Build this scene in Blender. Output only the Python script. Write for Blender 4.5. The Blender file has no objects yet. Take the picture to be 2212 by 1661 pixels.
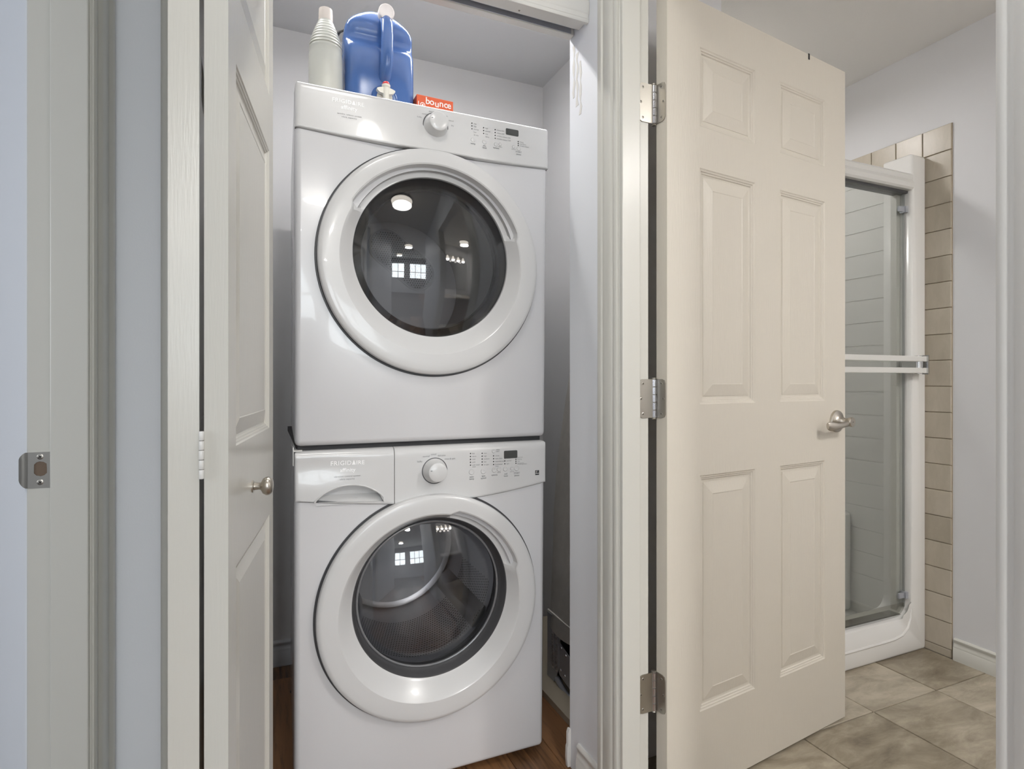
import bpy, bmesh, math, random
from mathutils import Vector, Matrix
random.seed(7)
PI = math.pi
sc = bpy.context.scene
COL = sc.collection

# ------------------------------------------------------------------ camera, world, exposure, large lights
YAW = math.radians(23.4)
cd = bpy.data.cameras.new('camera')
cam = bpy.data.objects.new('camera', cd); COL.objects.link(cam)
cam.location = (0, 0, 1.08)
cam.rotation_euler = (PI/2, 0, -YAW)
cd.sensor_width = 36.0; cd.sensor_fit = 'HORIZONTAL'
cd.lens = 1235/2212*36.0
cd.shift_y = -8.5/2212
cd.clip_start = 0.02
sc.camera = cam
sc.view_settings.view_transform = 'Standard'
sc.view_settings.look = 'None'
sc.view_settings.gamma = 1.0
sc.view_settings.use_curve_mapping = False
sc.view_settings.exposure = 0.0
try:
    sc.cycles.use_denoising = True
    sc.cycles.max_bounces = 14
    sc.cycles.diffuse_bounces = 8
    sc.cycles.transparent_max_bounces = 16
    sc.cycles.sample_clamp_indirect = 4.0
except Exception:
    pass

world = bpy.data.worlds.new('sky'); sc.world = world
world.use_nodes = True
wn = world.node_tree.nodes; wl = world.node_tree.links
bg = wn['Background']
sky = wn.new('ShaderNodeTexSky'); sky.sky_type = 'HOSEK_WILKIE'
sky.sun_direction = (0.3, 0.6, 0.7); sky.turbidity = 6.0; sky.ground_albedo = 0.4
wl.new(sky.outputs[0], bg.inputs[0]); bg.inputs[1].default_value = 5.0

def area(name, loc, rot, sx, sy, power, col=(1, 1, 1), shape='RECTANGLE'):
    l = bpy.data.lights.new(name, 'AREA'); l.shape = shape
    l.size = sx; l.size_y = sy; l.energy = power; l.color = col
    o = bpy.data.objects.new(name, l); COL.objects.link(o)
    o.location = loc; o.rotation_euler = rot
    return o
# daylight entering through the two windows at the far end of the room behind the camera
DAY = (0.93, 0.965, 1.0)
area('window_and_fill_light', (-0.62, -5.16, 1.55), (PI/2, 0, 0), 0.95, 1.1, 46, DAY)
area('window_and_fill_light', (0.80, -5.16, 1.55), (PI/2, 0, 0), 1.25, 1.1, 58, DAY)
# added fill light in the bedroom on the left; no window there
area('window_and_fill_light', (-2.62, 0.0, 1.5), (0, -PI/2, 0), 1.1, 1.1, 19, DAY)

# ------------------------------------------------------------------ material helpers
def lin(c):
    return tuple(((v/255.0)/12.92 if v/255.0 <= 0.04045 else ((v/255.0+0.055)/1.055)**2.4) for v in c)
def base_mat(name):
    m = bpy.data.materials.new(name); m.use_nodes = True
    nt = m.node_tree; b = nt.nodes['Principled BSDF']
    return m, nt, b
def mat(name, col, rough=0.5, metal=0.0, noise=0.0, nscale=8.0, bump=0.0, bscale=200.0, stretch=(1, 1, 1), coat=0.0, spec=0.5, emit=None, estr=0.0):
    m, nt, b = base_mat(name)
    c = lin(col)
    b.inputs['Base Color'].default_value = (*c, 1)
    b.inputs['Roughness'].default_value = rough
    b.inputs['Metallic'].default_value = metal
    b.inputs['Specular IOR Level'].default_value = spec
    if coat: b.inputs['Coat Weight'].default_value = coat; b.inputs['Coat Roughness'].default_value = 0.03
    if emit:
        b.inputs['Emission Color'].default_value = (*lin(emit), 1); b.inputs['Emission Strength'].default_value = estr
    if noise or bump:
        tc = nt.nodes.new('ShaderNodeTexCoord'); mp = nt.nodes.new('ShaderNodeMapping')
        mp.inputs['Scale'].default_value = stretch
        nt.links.new(tc.outputs['Object'], mp.inputs[0])
    if noise:
        n = nt.nodes.new('ShaderNodeTexNoise'); n.inputs['Scale'].default_value = nscale; n.inputs['Detail'].default_value = 6
        nt.links.new(mp.outputs[0], n.inputs['Vector'])
        r = nt.nodes.new('ShaderNodeValToRGB')
        r.color_ramp.elements[0].position = 0.3; r.color_ramp.elements[1].position = 0.7
        r.color_ramp.elements[0].color = (*[max(0, v*(1-noise)) for v in c], 1)
        r.color_ramp.elements[1].color = (*[min(1, v*(1+noise)) for v in c], 1)
        nt.links.new(n.outputs['Fac'], r.inputs[0]); nt.links.new(r.outputs[0], b.inputs['Base Color'])
    if bump:
        n2 = nt.nodes.new('ShaderNodeTexNoise'); n2.inputs['Scale'].default_value = bscale; n2.inputs['Detail'].default_value = 4
        nt.links.new(mp.outputs[0], n2.inputs['Vector'])
        bp = nt.nodes.new('ShaderNodeBump'); bp.inputs['Strength'].default_value = bump; bp.inputs['Distance'].default_value = 0.002
        nt.links.new(n2.outputs['Fac'], bp.inputs['Height']); nt.links.new(bp.outputs[0], b.inputs['Normal'])
    return m
def glass_mat(name, tint, refl=(1, 1, 1), ior=1.5, rough=0.0):
    m = bpy.data.materials.new(name); m.use_nodes = True
    nt = m.node_tree; nt.nodes.clear()
    out = nt.nodes.new('ShaderNodeOutputMaterial'); mx = nt.nodes.new('ShaderNodeMixShader')
    fr = nt.nodes.new('ShaderNodeFresnel')
    ge = nt.nodes.new('ShaderNodeNewGeometry'); mm = nt.nodes.new('ShaderNodeMath'); mm.operation = 'MULTIPLY_ADD'
    mm.inputs[1].default_value = 1/ior-ior; mm.inputs[2].default_value = ior      # thin sheet: same Fresnel on both faces
    nt.links.new(ge.outputs['Backfacing'], mm.inputs[0]); nt.links.new(mm.outputs[0], fr.inputs[0])
    tr = nt.nodes.new('ShaderNodeBsdfTransparent'); tr.inputs[0].default_value = (*tint, 1)
    gl = nt.nodes.new('ShaderNodeBsdfGlossy'); gl.inputs['Roughness'].default_value = rough; gl.inputs[0].default_value = (*refl, 1)
    nt.links.new(fr.outputs[0], mx.inputs[0]); nt.links.new(tr.outputs[0], mx.inputs[1]); nt.links.new(gl.outputs[0], mx.inputs[2])
    nt.links.new(mx.outputs[0], out.inputs[0])
    return m
def wood_mat(name, dark, light, rough=0.35):
    m, nt, b = base_mat(name)
    tc = nt.nodes.new('ShaderNodeTexCoord'); mp = nt.nodes.new('ShaderNodeMapping')
    mp.inputs['Scale'].default_value = (22, 1.6, 1)
    oi = nt.nodes.new('ShaderNodeObjectInfo')
    ad = nt.nodes.new('ShaderNodeVectorMath'); ad.operation = 'ADD'
    cb = nt.nodes.new('ShaderNodeCombineXYZ')
    ml = nt.nodes.new('ShaderNodeMath'); ml.operation = 'MULTIPLY'; ml.inputs[1].default_value = 37.0
    nt.links.new(oi.outputs['Random'], ml.inputs[0]); nt.links.new(ml.outputs[0], cb.inputs[0]); nt.links.new(ml.outputs[0], cb.inputs[1])
    nt.links.new(tc.outputs['Object'], ad.inputs[0]); nt.links.new(cb.outputs[0], ad.inputs[1])
    nt.links.new(ad.outputs[0], mp.inputs[0])
    n = nt.nodes.new('ShaderNodeTexNoise'); n.inputs['Scale'].default_value = 3.0; n.inputs['Detail'].default_value = 9; n.inputs['Roughness'].default_value = 0.65; n.inputs['Distortion'].default_value = 0.6
    nt.links.new(mp.outputs[0], n.inputs['Vector'])
    n_b = nt.nodes.new('ShaderNodeTexNoise'); n_b.inputs['Scale'].default_value = 0.55; n_b.inputs['Detail'].default_value = 4
    nt.links.new(mp.outputs[0], n_b.inputs['Vector'])
    mx = nt.nodes.new('ShaderNodeMath'); mx.operation = 'MULTIPLY_ADD'; mx.inputs[1].default_value = 0.55
    ms = nt.nodes.new('ShaderNodeMath'); ms.operation = 'MULTIPLY_ADD'; ms.inputs[1].default_value = 1.9; ms.inputs[2].default_value = -0.88
    nt.links.new(n.outputs['Fac'], ms.inputs[0])
    nt.links.new(n_b.outputs['Fac'], mx.inputs[0]); nt.links.new(ms.outputs[0], mx.inputs[2])
    a2 = nt.nodes.new('ShaderNodeMath'); a2.operation = 'ADD'
    m3 = nt.nodes.new('ShaderNodeMath'); m3.operation = 'MULTIPLY'; m3.inputs[1].default_value = 0.6
    nt.links.new(oi.outputs['Random'], m3.inputs[0]); nt.links.new(mx.outputs[0], a2.inputs[0]); nt.links.new(m3.outputs[0], a2.inputs[1])
    r = nt.nodes.new('ShaderNodeValToRGB')
    r.color_ramp.elements[0].position = 0.1; r.color_ramp.elements[1].position = 0.85
    r.color_ramp.elements[0].color = (*lin(dark), 1); r.color_ramp.elements[1].color = (*lin(light), 1)
    nt.links.new(a2.outputs[0], r.inputs[0]); nt.links.new(r.outputs[0], b.inputs['Base Color'])
    b.inputs['Roughness'].default_value = rough
    bp = nt.nodes.new('ShaderNodeBump'); bp.inputs['Strength'].default_value = 0.15; bp.inputs['Distance'].default_value = 0.001
    nt.links.new(n.outputs['Fac'], bp.inputs['Height']); nt.links.new(bp.outputs[0], b.inputs['Normal'])
    return m
def stone_mat(name, c0, c1, c2, rough=0.4, scale=5.0):
    m, nt, b = base_mat(name)
    tc = nt.nodes.new('ShaderNodeTexCoord'); mp = nt.nodes.new('ShaderNodeMapping'); mp.inputs['Scale'].default_value = (1, 2.6, 1); mp.inputs['Rotation'].default_value = (0, 0, 0.55)
    oi = nt.nodes.new('ShaderNodeObjectInfo')
    cb = nt.nodes.new('ShaderNodeCombineXYZ'); ml = nt.nodes.new('ShaderNodeMath'); ml.operation = 'MULTIPLY'; ml.inputs[1].default_value = 53
    nt.links.new(oi.outputs['Random'], ml.inputs[0]); nt.links.new(ml.outputs[0], cb.inputs[0]); nt.links.new(ml.outputs[0], cb.inputs[2])
    ad = nt.nodes.new('ShaderNodeVectorMath'); ad.operation = 'ADD'
    nt.links.new(tc.outputs['Object'], ad.inputs[0]); nt.links.new(cb.outputs[0], ad.inputs[1]); nt.links.new(ad.outputs[0], mp.inputs[0])
    n = nt.nodes.new('ShaderNodeTexNoise'); n.inputs['Scale'].default_value = scale; n.inputs['Detail'].default_value = 8; n.inputs['Roughness'].default_value = 0.68; n.inputs['Distortion'].default_value = 0.45
    nt.links.new(mp.outputs[0], n.inputs['Vector'])
    m3 = nt.nodes.new('ShaderNodeMath'); m3.operation = 'MULTIPLY_ADD'; m3.inputs[1].default_value = 0.42; 
    nt.links.new(oi.outputs['Random'], m3.inputs[0]); 
    sb = nt.nodes.new('ShaderNodeMath'); sb.operation = 'SUBTRACT'; sb.inputs[1].default_value = 0.20
    nt.links.new(n.outputs['Fac'], sb.inputs[0]); nt.links.new(sb.outputs[0], m3.inputs[2])
    r = nt.nodes.new('ShaderNodeValToRGB')
    e = r.color_ramp.elements
    e[0].position = 0.28; e[0].color = (*lin(c0), 1); e[1].position = 0.78; e[1].color = (*lin(c2), 1)
    k = e.new(0.5); k.color = (*lin(c1), 1)
    nt.links.new(m3.outputs[0], r.inputs[0]); nt.links.new(r.outputs[0], b.inputs['Base Color'])
    b.inputs['Roughness'].default_value = rough
    bp = nt.nodes.new('ShaderNodeBump'); bp.inputs['Strength'].default_value = 0.25; bp.inputs['Distance'].default_value = 0.002
    nt.links.new(n.outputs['Fac'], bp.inputs['Height']); nt.links.new(bp.outputs[0], b.inputs['Normal'])
    return m

M = {}
M['wall'] = mat('wall_paint', (229, 232, 237), 0.55, bump=0.06, bscale=260)
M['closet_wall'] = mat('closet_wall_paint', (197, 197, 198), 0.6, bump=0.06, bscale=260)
M['bath_wall'] = mat('bath_wall_paint', (215, 215, 217), 0.55, bump=0.06, bscale=260)
M['ceiling'] = mat('ceiling_paint', (224, 222, 219), 0.8, bump=0.25, bscale=160)
M['trim'] = mat('trim_paint', (202, 201, 194), 0.3, bump=0.04, bscale=40, stretch=(6, 6, 0.5))
M['trim_white'] = mat('white_trim_paint', (218, 217, 213), 0.3)
M['door'] = mat('door_paint', (206, 200, 188), 0.38, bump=0.3, bscale=60, stretch=(5, 5, 0.35))
M['bifold'] = mat('bifold_paint', (200, 198, 190), 0.26, bump=0.12, bscale=60, stretch=(5, 5, 0.35))
M['white'] = mat('appliance_enamel', (208, 208, 210), 0.22, coat=0.35)
M['white_plastic'] = mat('appliance_plastic', (206, 206, 206), 0.25, coat=0.25)
M['dark_seam'] = mat('seam_shadow_rubber', (46, 46, 48), 0.7)
M['rubber_and_shade'] = mat('door_rubber_and_shade', (70, 70, 72), 0.4)
M['frit'] = mat('black_glass_frit', (34, 34, 36), 0.12)
M['drum'] = mat('drum_grey_enamel', (172, 172, 172), 0.35)
M['drum_back'] = mat('drum_back_enamel', (222, 222, 222), 0.4)
M['steel'] = mat('stainless_steel', (214, 214, 216), 0.3, metal=1.0)
M['hole'] = mat('dark_hole', (22, 22, 24), 0.6)
M['nickel'] = mat('brushed_nickel', (186, 180, 170), 0.3, metal=1.0, bump=0.05, bscale=300)
M['hinge'] = mat('satin_hinge_steel', (178, 174, 166), 0.36, metal=1.0, bump=0.05, bscale=200)
M['chrome'] = mat('polished_pin', (200, 200, 204), 0.18, metal=1.0)
M['screw_slot'] = mat('screw_recess', (40, 36, 32), 0.6)
M['display'] = mat('display_window', (74, 76, 76), 0.12)
M['print'] = mat('grey_print', (122, 124, 126), 0.5)
M['gap'] = mat('button_gap_grey', (158, 159, 160), 0.5)
M['silver'] = mat('silver_print', (255, 255, 255), 0.3)
M['dot'] = mat('indicator_dot', (40, 42, 44), 0.3)
M['blue'] = mat('blue_jug_plastic', (70, 102, 158), 0.2, noise=0.06, nscale=6)
M['bottle'] = mat('cloudy_bottle_plastic', (198, 198, 189), 0.4, noise=0.05, nscale=14)
M['bottle_neck'] = mat('bottle_neck_plastic', (216, 206, 196), 0.45)
M['cap'] = mat('cap_plastic', (236, 229, 223), 0.4)
M['spigot'] = mat('spigot_plastic', (226, 222, 210), 0.35)
M['red'] = mat('red_button', (200, 40, 44), 0.35)
M['orange'] = mat('orange_card', (204, 86, 46), 0.5)
M['paper'] = mat('white_paper_print', (236, 232, 228), 0.6)
M['black'] = mat('black_plastic', (24, 24, 26), 0.5)
M['cord'] = mat('black_braided_cord', (30, 29, 30), 0.8, bump=0.6, bscale=400)
M['beige'] = mat('beige_card', (186, 170, 150), 0.6)
M['fabric'] = mat('board_cover_fabric', (226, 223, 218), 0.9, noise=0.05, nscale=30, bump=0.3, bscale=500)
M['leg'] = mat('painted_steel_leg', (128, 134, 148), 0.35, metal=0.2)
M['legplate'] = mat('grey_steel_plate', (170, 173, 180), 0.38, metal=0.3)
M['wire'] = mat('grey_cable', (150, 150, 148), 0.5)
M['acrylic'] = mat('white_acrylic', (226, 225, 222), 0.2)
M['rail'] = mat('white_aluminium', (214, 213, 209), 0.3, metal=0.0)
M['alum'] = mat('bright_aluminium', (206, 206, 206), 0.2, metal=1.0)
M['edge'] = mat('grey_vinyl_edge', (150, 152, 150), 0.4)
M['tile'] = stone_mat('beige_wall_tile', (168, 159, 143), (177, 168, 152), (187, 178, 163), 0.3, 7)
M['grout'] = mat('grout', (150, 136, 116), 0.9)
M['ftile'] = stone_mat('stone_floor_tile', (104, 94, 80), (140, 130, 113), (182, 172, 154), 0.35, 5.5)
M['fgrout'] = mat('floor_grout', (176, 166, 148), 0.9)
M['wood'] = wood_mat('oak_plank', (44, 30, 22), (136, 98, 66))
M['glass'] = glass_mat('shower_glass', (0.86, 0.87, 0.86), ior=1.4)
M['dglass'] = glass_mat('tinted_door_glass', (0.77, 0.77, 0.78), ior=1.6)
M['wglass'] = glass_mat('clear_door_glass', (0.74, 0.74, 0.75), ior=1.6)
M['wglass_rim'] = mat('grey_glass_edge', (120, 120, 122), 0.2)
M['wpane'] = glass_mat('window_glass', (0.95, 0.97, 0.97), ior=1.4)
M['lamp'] = mat('lit_opal_glass', (250, 246, 238), 0.3, emit=(255, 246, 232), estr=6.0)
M['vanity'] = mat('vanity_wood', (120, 96, 74), 0.4, noise=0.15, nscale=10, stretch=(1, 1, 6))
M['counter'] = mat('vanity_counter', (150, 138, 122), 0.3)
M['mirror'] = mat('mirror_silver', (235, 235, 235), 0.01, metal=1.0)
M['porcelain'] = mat('porcelain', (235, 234, 230), 0.12)

# ------------------------------------------------------------------ mesh helpers
def mesh_obj(name, bm, m, parent=None, smooth=False, autosmooth=None):
    bmesh.ops.recalc_face_normals(bm, faces=bm.faces[:])
    me = bpy.data.meshes.new(name); bm.to_mesh(me); bm.free()
    if isinstance(m, (list, tuple)):
        for x in m: me.materials.append(x)
    else: me.materials.append(m)
    if smooth:
        for p in me.polygons: p.use_smooth = True
        try: me.set_sharp_from_angle(angle=math.radians(autosmooth or 40))
        except Exception: pass
    o = bpy.data.objects.new(name, me); COL.objects.link(o)
    if parent is not None: o.parent = parent
    return o
def box(bm, x0, x1, y0, y1, z0, z1, mi=0):
    v = [bm.verts.new(p) for p in ((x0,y0,z0),(x1,y0,z0),(x1,y1,z0),(x0,y1,z0),(x0,y0,z1),(x1,y0,z1),(x1,y1,z1),(x0,y1,z1))]
    fs = []
    for q in ((0,3,2,1),(4,5,6,7),(0,1,5,4),(1,2,6,5),(2,3,7,6),(3,0,4,7)):
        f = bm.faces.new([v[i] for i in q]); f.material_index = mi; fs.append(f)
    return v, fs
def bbox_bm(x0, x1, y0, y1, z0, z1, r=0.0, seg=2):
    bm = bmesh.new(); box(bm, x0, x1, y0, y1, z0, z1)
    if r: bmesh.ops.bevel(bm, geom=bm.edges[:], offset=r, segments=seg, profile=0.5, affect='EDGES', clamp_overlap=True)
    return bm
def prism(bm, pts, f0, f1, mi=0):
    """pts: 2D outline; f0/f1 map a 2D point to the two 3D ends"""
    a = [bm.verts.new(f0(*p)) for p in pts]; b = [bm.verts.new(f1(*p)) for p in pts]
    n = len(pts)
    for i in range(n):
        f = bm.faces.new((a[i], a[(i+1) % n], b[(i+1) % n], b[i])); f.material_index = mi
    f = bm.faces.new(a[::-1]); f.material_index = mi
    f = bm.faces.new(b); f.material_index = mi
def tube(bm, pts, r, seg=10, cap=True, mi=0):
    pts = [Vector(p) for p in pts]; rings = []
    rr = r if isinstance(r, (list, tuple)) else [r]*len(pts)
    up = None
    for i, p in enumerate(pts):
        t = (pts[min(i+1, len(pts)-1)] - pts[max(i-1, 0)]).normalized()
        if up is None: up = Vector((0, 0, 1)) if abs(t.z) < 0.9 else Vector((1, 0, 0))
        s = t.cross(up).normalized(); u = s.cross(t).normalized(); up = u
        rings.append([bm.verts.new(p + rr[i]*(math.cos(2*PI*k/seg)*s + math.sin(2*PI*k/seg)*u)) for k in range(seg)])
    for a, b in zip(rings, rings[1:]):
        for k in range(seg):
            f = bm.faces.new((a[k], a[(k+1) % seg], b[(k+1) % seg], b[k])); f.material_index = mi
    if cap:
        f = bm.faces.new(rings[0][::-1]); f.material_index = mi
        f = bm.faces.new(rings[-1]); f.material_index = mi
def lathe(bm, prof, frame, seg=32, mi=0, cap0=True, cap1=True):
    """prof: (radius, height) list; frame: Matrix whose local z is the axis"""
    rings = []
    for r, h in prof:
        rings.append([bm.verts.new(frame @ Vector((r*math.cos(2*PI*k/seg), r*math.sin(2*PI*k/seg), h))) for k in range(seg)])
    for a, b in zip(rings, rings[1:]):
        for k in range(seg):
            f = bm.faces.new((a[k], a[(k+1) % seg], b[(k+1) % seg], b[k])); f.material_index = mi
    if cap0: f = bm.faces.new(rings[0][::-1]); f.material_index = mi
    if cap1: f = bm.faces.new(rings[-1]); f.material_index = mi
def axis_frame(loc, direction):
    d = Vector(direction).normalized()
    return Matrix.Translation(Vector(loc)) @ d.to_track_quat('Z', 'Y').to_matrix().to_4x4()
def thing(name, label, cat, loc=(0, 0, 0), rot=(0, 0, 0), group=None, kind=None):
    o = bpy.data.objects.new(name, None); COL.objects.link(o)
    o.empty_display_size = 0.05
    o.location = loc; o.rotation_euler = rot
    return tag(o, label, cat, group, kind)
def tag(o, label, cat=None, group=None, kind=None):
    o['label'] = label
    if cat: o['category'] = cat
    if group: o['group'] = group
    if kind: o['kind'] = kind
    return o
def struct(name, bm, m, label, smooth=False):
    o = mesh_obj(name, bm, m, None, smooth); return tag(o, label, None, None, 'structure')
def place(o, root):
    """parent an object built in world coordinates to a root empty, keeping its world place"""
    o.parent = root
    o.matrix_parent_inverse = root_matrix(root).inverted()
    return o
def root_matrix(r):
    return Matrix.LocRotScale(r.location, r.rotation_euler, r.scale)
def cut(o, cutter_bm):
    me = bpy.data.meshes.new('cutter'); bmesh.ops.recalc_face_normals(cutter_bm, faces=cutter_bm.faces[:]); cutter_bm.to_mesh(me); cutter_bm.free()
    c = bpy.data.objects.new('cutter', me); COL.objects.link(c)
    md = o.modifiers.new('cut', 'BOOLEAN'); md.operation = 'DIFFERENCE'; md.object = c; md.solver = 'EXACT'
    bpy.context.view_layer.update()
    dg = bpy.context.evaluated_depsgraph_get()
    new = bpy.data.meshes.new_from_object(o.evaluated_get(dg))
    old = o.data; o.modifiers.clear(); o.data = new; new.name = old.name
    bpy.data.objects.remove(c); bpy.data.meshes.remove(me)
def shade(o, ang=40):
    for p in o.data.polygons: p.use_smooth = True
    try: o.data.set_sharp_from_angle(angle=math.radians(ang))
    except Exception: pass

FONT = {}
def text_into(bm, s, size, x, z, yf, align='LEFT', bold=False, mi=0, spacing=1.0, width=None):
    """flat lettering standing upright in the xz plane, readable from -y, laid into bm"""
    cu = bpy.data.curves.new('lettering', 'FONT'); cu.body = s; cu.size = size; cu.align_x = align
    cu.space_character = spacing; cu.resolution_u = 2; cu.fill_mode = 'FRONT'
    if bold: cu.offset = size*0.013
    ob = bpy.data.objects.new('lettering', cu); COL.objects.link(ob)
    bpy.context.view_layer.update()
    me = bpy.data.meshes.new_from_object(ob.evaluated_get(bpy.context.evaluated_depsgraph_get()))
    if width and len(me.vertices):
        w0 = max(v.co.x for v in me.vertices)-min(v.co.x for v in me.vertices); k_ = width/w0
        for v in me.vertices: v.co.x *= k_; v.co.y *= min(1.25, max(.8, k_))
    vs = [bm.verts.new((x+v.co.x, (yf(x+v.co.x, z+v.co.y) if callable(yf) else yf), z+v.co.y)) for v in me.vertices]
    for p in me.polygons:
        try:
            f = bm.faces.new([vs[i] for i in p.vertices]); f.material_index = mi
        except ValueError: pass
    bpy.data.objects.remove(ob); bpy.data.curves.remove(cu); bpy.data.meshes.remove(me)
def text_obj(name, lines, y, m, parent, **k):
    bm = bmesh.new()
    for l in lines:
        s, size, x, z = l[:4]; kw = dict(k); kw.update(l[4] if len(l) > 4 else {})
        text_into(bm, s, size, x, z, y, **kw)
    me = bpy.data.meshes.new(name); bm.normal_update(); bm.to_mesh(me); bm.free(); me.materials.append(m)
    o = bpy.data.objects.new(name, me); COL.objects.link(o); place(o, parent)
    if name == 'printed_labels': o['kind'] = 'stuff'
    return o

# ------------------------------------------------------------------ the setting
XL, XR = -0.272, 0.784           # the two hall wall faces
YC0, YC1 = 1.312, 1.404          # front and back face of the closet wall
HJ = 1.156                       # the far jambs of the two side doors
CEIL = 2.418
def slab(name, x0, x1, y0, y1, z0, z1, m, label, r=0):
    return struct(name, bbox_bm(x0, x1, y0, y1, z0, z1, r), m, label)

fl = slab('floor', -2.7, 0.874, -5.1, 2.44, -0.06, -0.008, mat('subfloor', (60, 44, 34), 0.6), 'dark wood plank floor running through hall and laundry closet')
pw = 0.1265
for i in range(12):
    x0 = 0.769 - pw*8 + pw*i - 0.02 + 0.02
    if x0 + pw > 1.17: continue
    y = -0.6 - random.random()*0.8
    while y < 2.34:
        L = random.choice((0.9, 1.2, 1.5)); y1 = min(y+L, 2.345)
        bm = bbox_bm(-pw/2+0.0006, pw/2-0.0006, 0.0006, y1-y-0.0006, -0.008, 0.0, 0.0012, 1)
        o = mesh_obj('plank', bm, M['wood'], fl); o.location = (x0+pw/2, y, 0)
        y += L
        if y1 >= 2.345: break
# closet stretch of subfloor to the right of the hall
slab('floor', 0.874, 1.165, 1.404, 2.44, -0.06, -0.008, M['wood'], 'wood floor strip under the ironing board in the closet')
bfl = slab('floor', 0.874, 2.45, -1.1, 2.3, -0.02, 0.021, M['fgrout'], 'bathroom floor of square grey beige stone tiles')
tx = [0.880, 1.134, 1.4545, 1.775, 2.0955, 2.386]; ty = [-1.04, -0.715, -0.394, -0.073, 0.248, 0.569, 0.890, 1.211, 1.43]
for i in range(5):
    for j in range(8):
        if ty[j+1] < -0.1: continue
        w, h = tx[i+1]-tx[i], ty[j+1]-ty[j]
        bm = bbox_bm(-w/2+0.0016, w/2-0.0016, -h/2+0.0016, h/2-0.0016, -0.008, 0, 0.0012, 1)
        o = mesh_obj('floor_tile', bm, M['ftile'], bfl); o.location = (tx[i]+w/2, ty[j]+h/2, 0.028+random.uniform(-.0004, .0004))
# threshold between plank floor and bathroom tile
struct('trim_threshold', bbox_bm(0.80, 0.878, 0.40, HJ, 0.0, 0.03, 0.004), M['wood'], 'wooden threshold strip in bathroom doorway')

slab('ceiling', -2.7, 0.83, -5.1, 1.36, CEIL, CEIL+0.06, M['ceiling'], 'pale ceiling over hall and laundry closet')
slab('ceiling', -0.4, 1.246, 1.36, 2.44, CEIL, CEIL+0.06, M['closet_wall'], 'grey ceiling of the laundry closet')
slab('ceiling', 0.83, 2.45, -1.1, 1.36, 2.392, 2.46, M['ceiling'], 'textured pale bathroom ceiling')
slab('ceiling', 1.246, 2.45, 1.36, 2.3, 2.392, 2.46, M['ceiling'], 'pale ceiling above the shower stall')
slab('ceiling', 0.83, 3.1, -5.1, -1.1, CEIL, CEIL+0.06, M['ceiling'], 'pale ceiling of the room behind the hall')
slab('floor', 0.874, 3.1, -5.1, -1.1, -0.06, -0.002, M['wood'], 'dark wood floor of the room behind the hall')

# closet walls
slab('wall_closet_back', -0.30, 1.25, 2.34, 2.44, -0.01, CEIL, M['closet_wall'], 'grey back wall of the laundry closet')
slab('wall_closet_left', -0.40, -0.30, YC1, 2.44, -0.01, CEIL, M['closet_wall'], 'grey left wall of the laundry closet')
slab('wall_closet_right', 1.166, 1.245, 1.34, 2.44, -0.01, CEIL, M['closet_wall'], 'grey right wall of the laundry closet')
# wall the closet opening is cut in: left stub, header, right stub
OPL = -0.132
slab('wall_closet_front', -0.36, OPL, YC0, YC1, -0.01, CEIL, M['wall'], 'narrow pale wall strip left of the closet opening')
slab('wall_closet_front', OPL, XR, YC0, YC1, 2.05, CEIL, M['wall'], 'wall above the closet opening')
slab('wall_bathroom_front', 0.874, 1.245, YC0, YC1, -0.01, CEIL, M['bath_wall'], 'pale bathroom wall behind the open door')
# hall walls with the two side door openings
slab('wall_right', XR, 0.874, HJ+0.02, YC1, -0.01, CEIL, M['wall'], 'pale blue grey wall strip right of the closet')
slab('wall_right', XR, 0.874, 0.36, HJ+0.02, 2.07, CEIL, M['wall'], 'wall above the bathroom doorway')
slab('wall_right', XR, 0.874, -1.2, 0.36, -0.01, CEIL, M['wall'], 'right hall wall nearest the camera')
slab('wall_left', -0.36, XL, HJ+0.02, YC0, -0.01, CEIL, M['wall'], 'left hall wall between bedroom doorway and closet')
slab('wall_left', -0.36, XL, 0.36, HJ+0.02, 2.07, CEIL, M['wall'], 'wall above the left doorway')
slab('wall_left', -0.36, XL, -1.2, 0.36, -0.01, CEIL, M['wall'], 'left hall wall nearest the camera')
# bedroom left of the hall
slab('wall_bedroom_far', -2.7, -0.36, 1.45, 1.55, -0.01, CEIL, M['wall'], 'pale bedroom wall seen past the strike plate')
slab('wall_bedroom_near', -2.7, -0.36, -1.2, -1.1, -0.01, CEIL, M['wall'], 'near wall of the bedroom on the left')
slab('wall_bedroom_side', -2.8, -2.7, -1.2, 1.55, -0.01, CEIL, M['wall'], 'outer side wall of the bedroom on the left')
# bathroom
bw = slab('wall_bathroom_right', 2.39, 2.48, -1.1, 2.3, 0.0, 2.46, M['bath_wall'], 'pale bathroom wall carrying the beige tile border')
slab('wall_bathroom_near', 0.874, 2.48, -1.2, -1.1, 0.0, 2.46, M['bath_wall'], 'near bathroom wall outside the view')
slab('wall_shower_back', 1.245, 2.48, 2.25, 2.34, 0.0, 2.46, M['bath_wall'], 'pale wall above and behind the shower stall')
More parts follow.
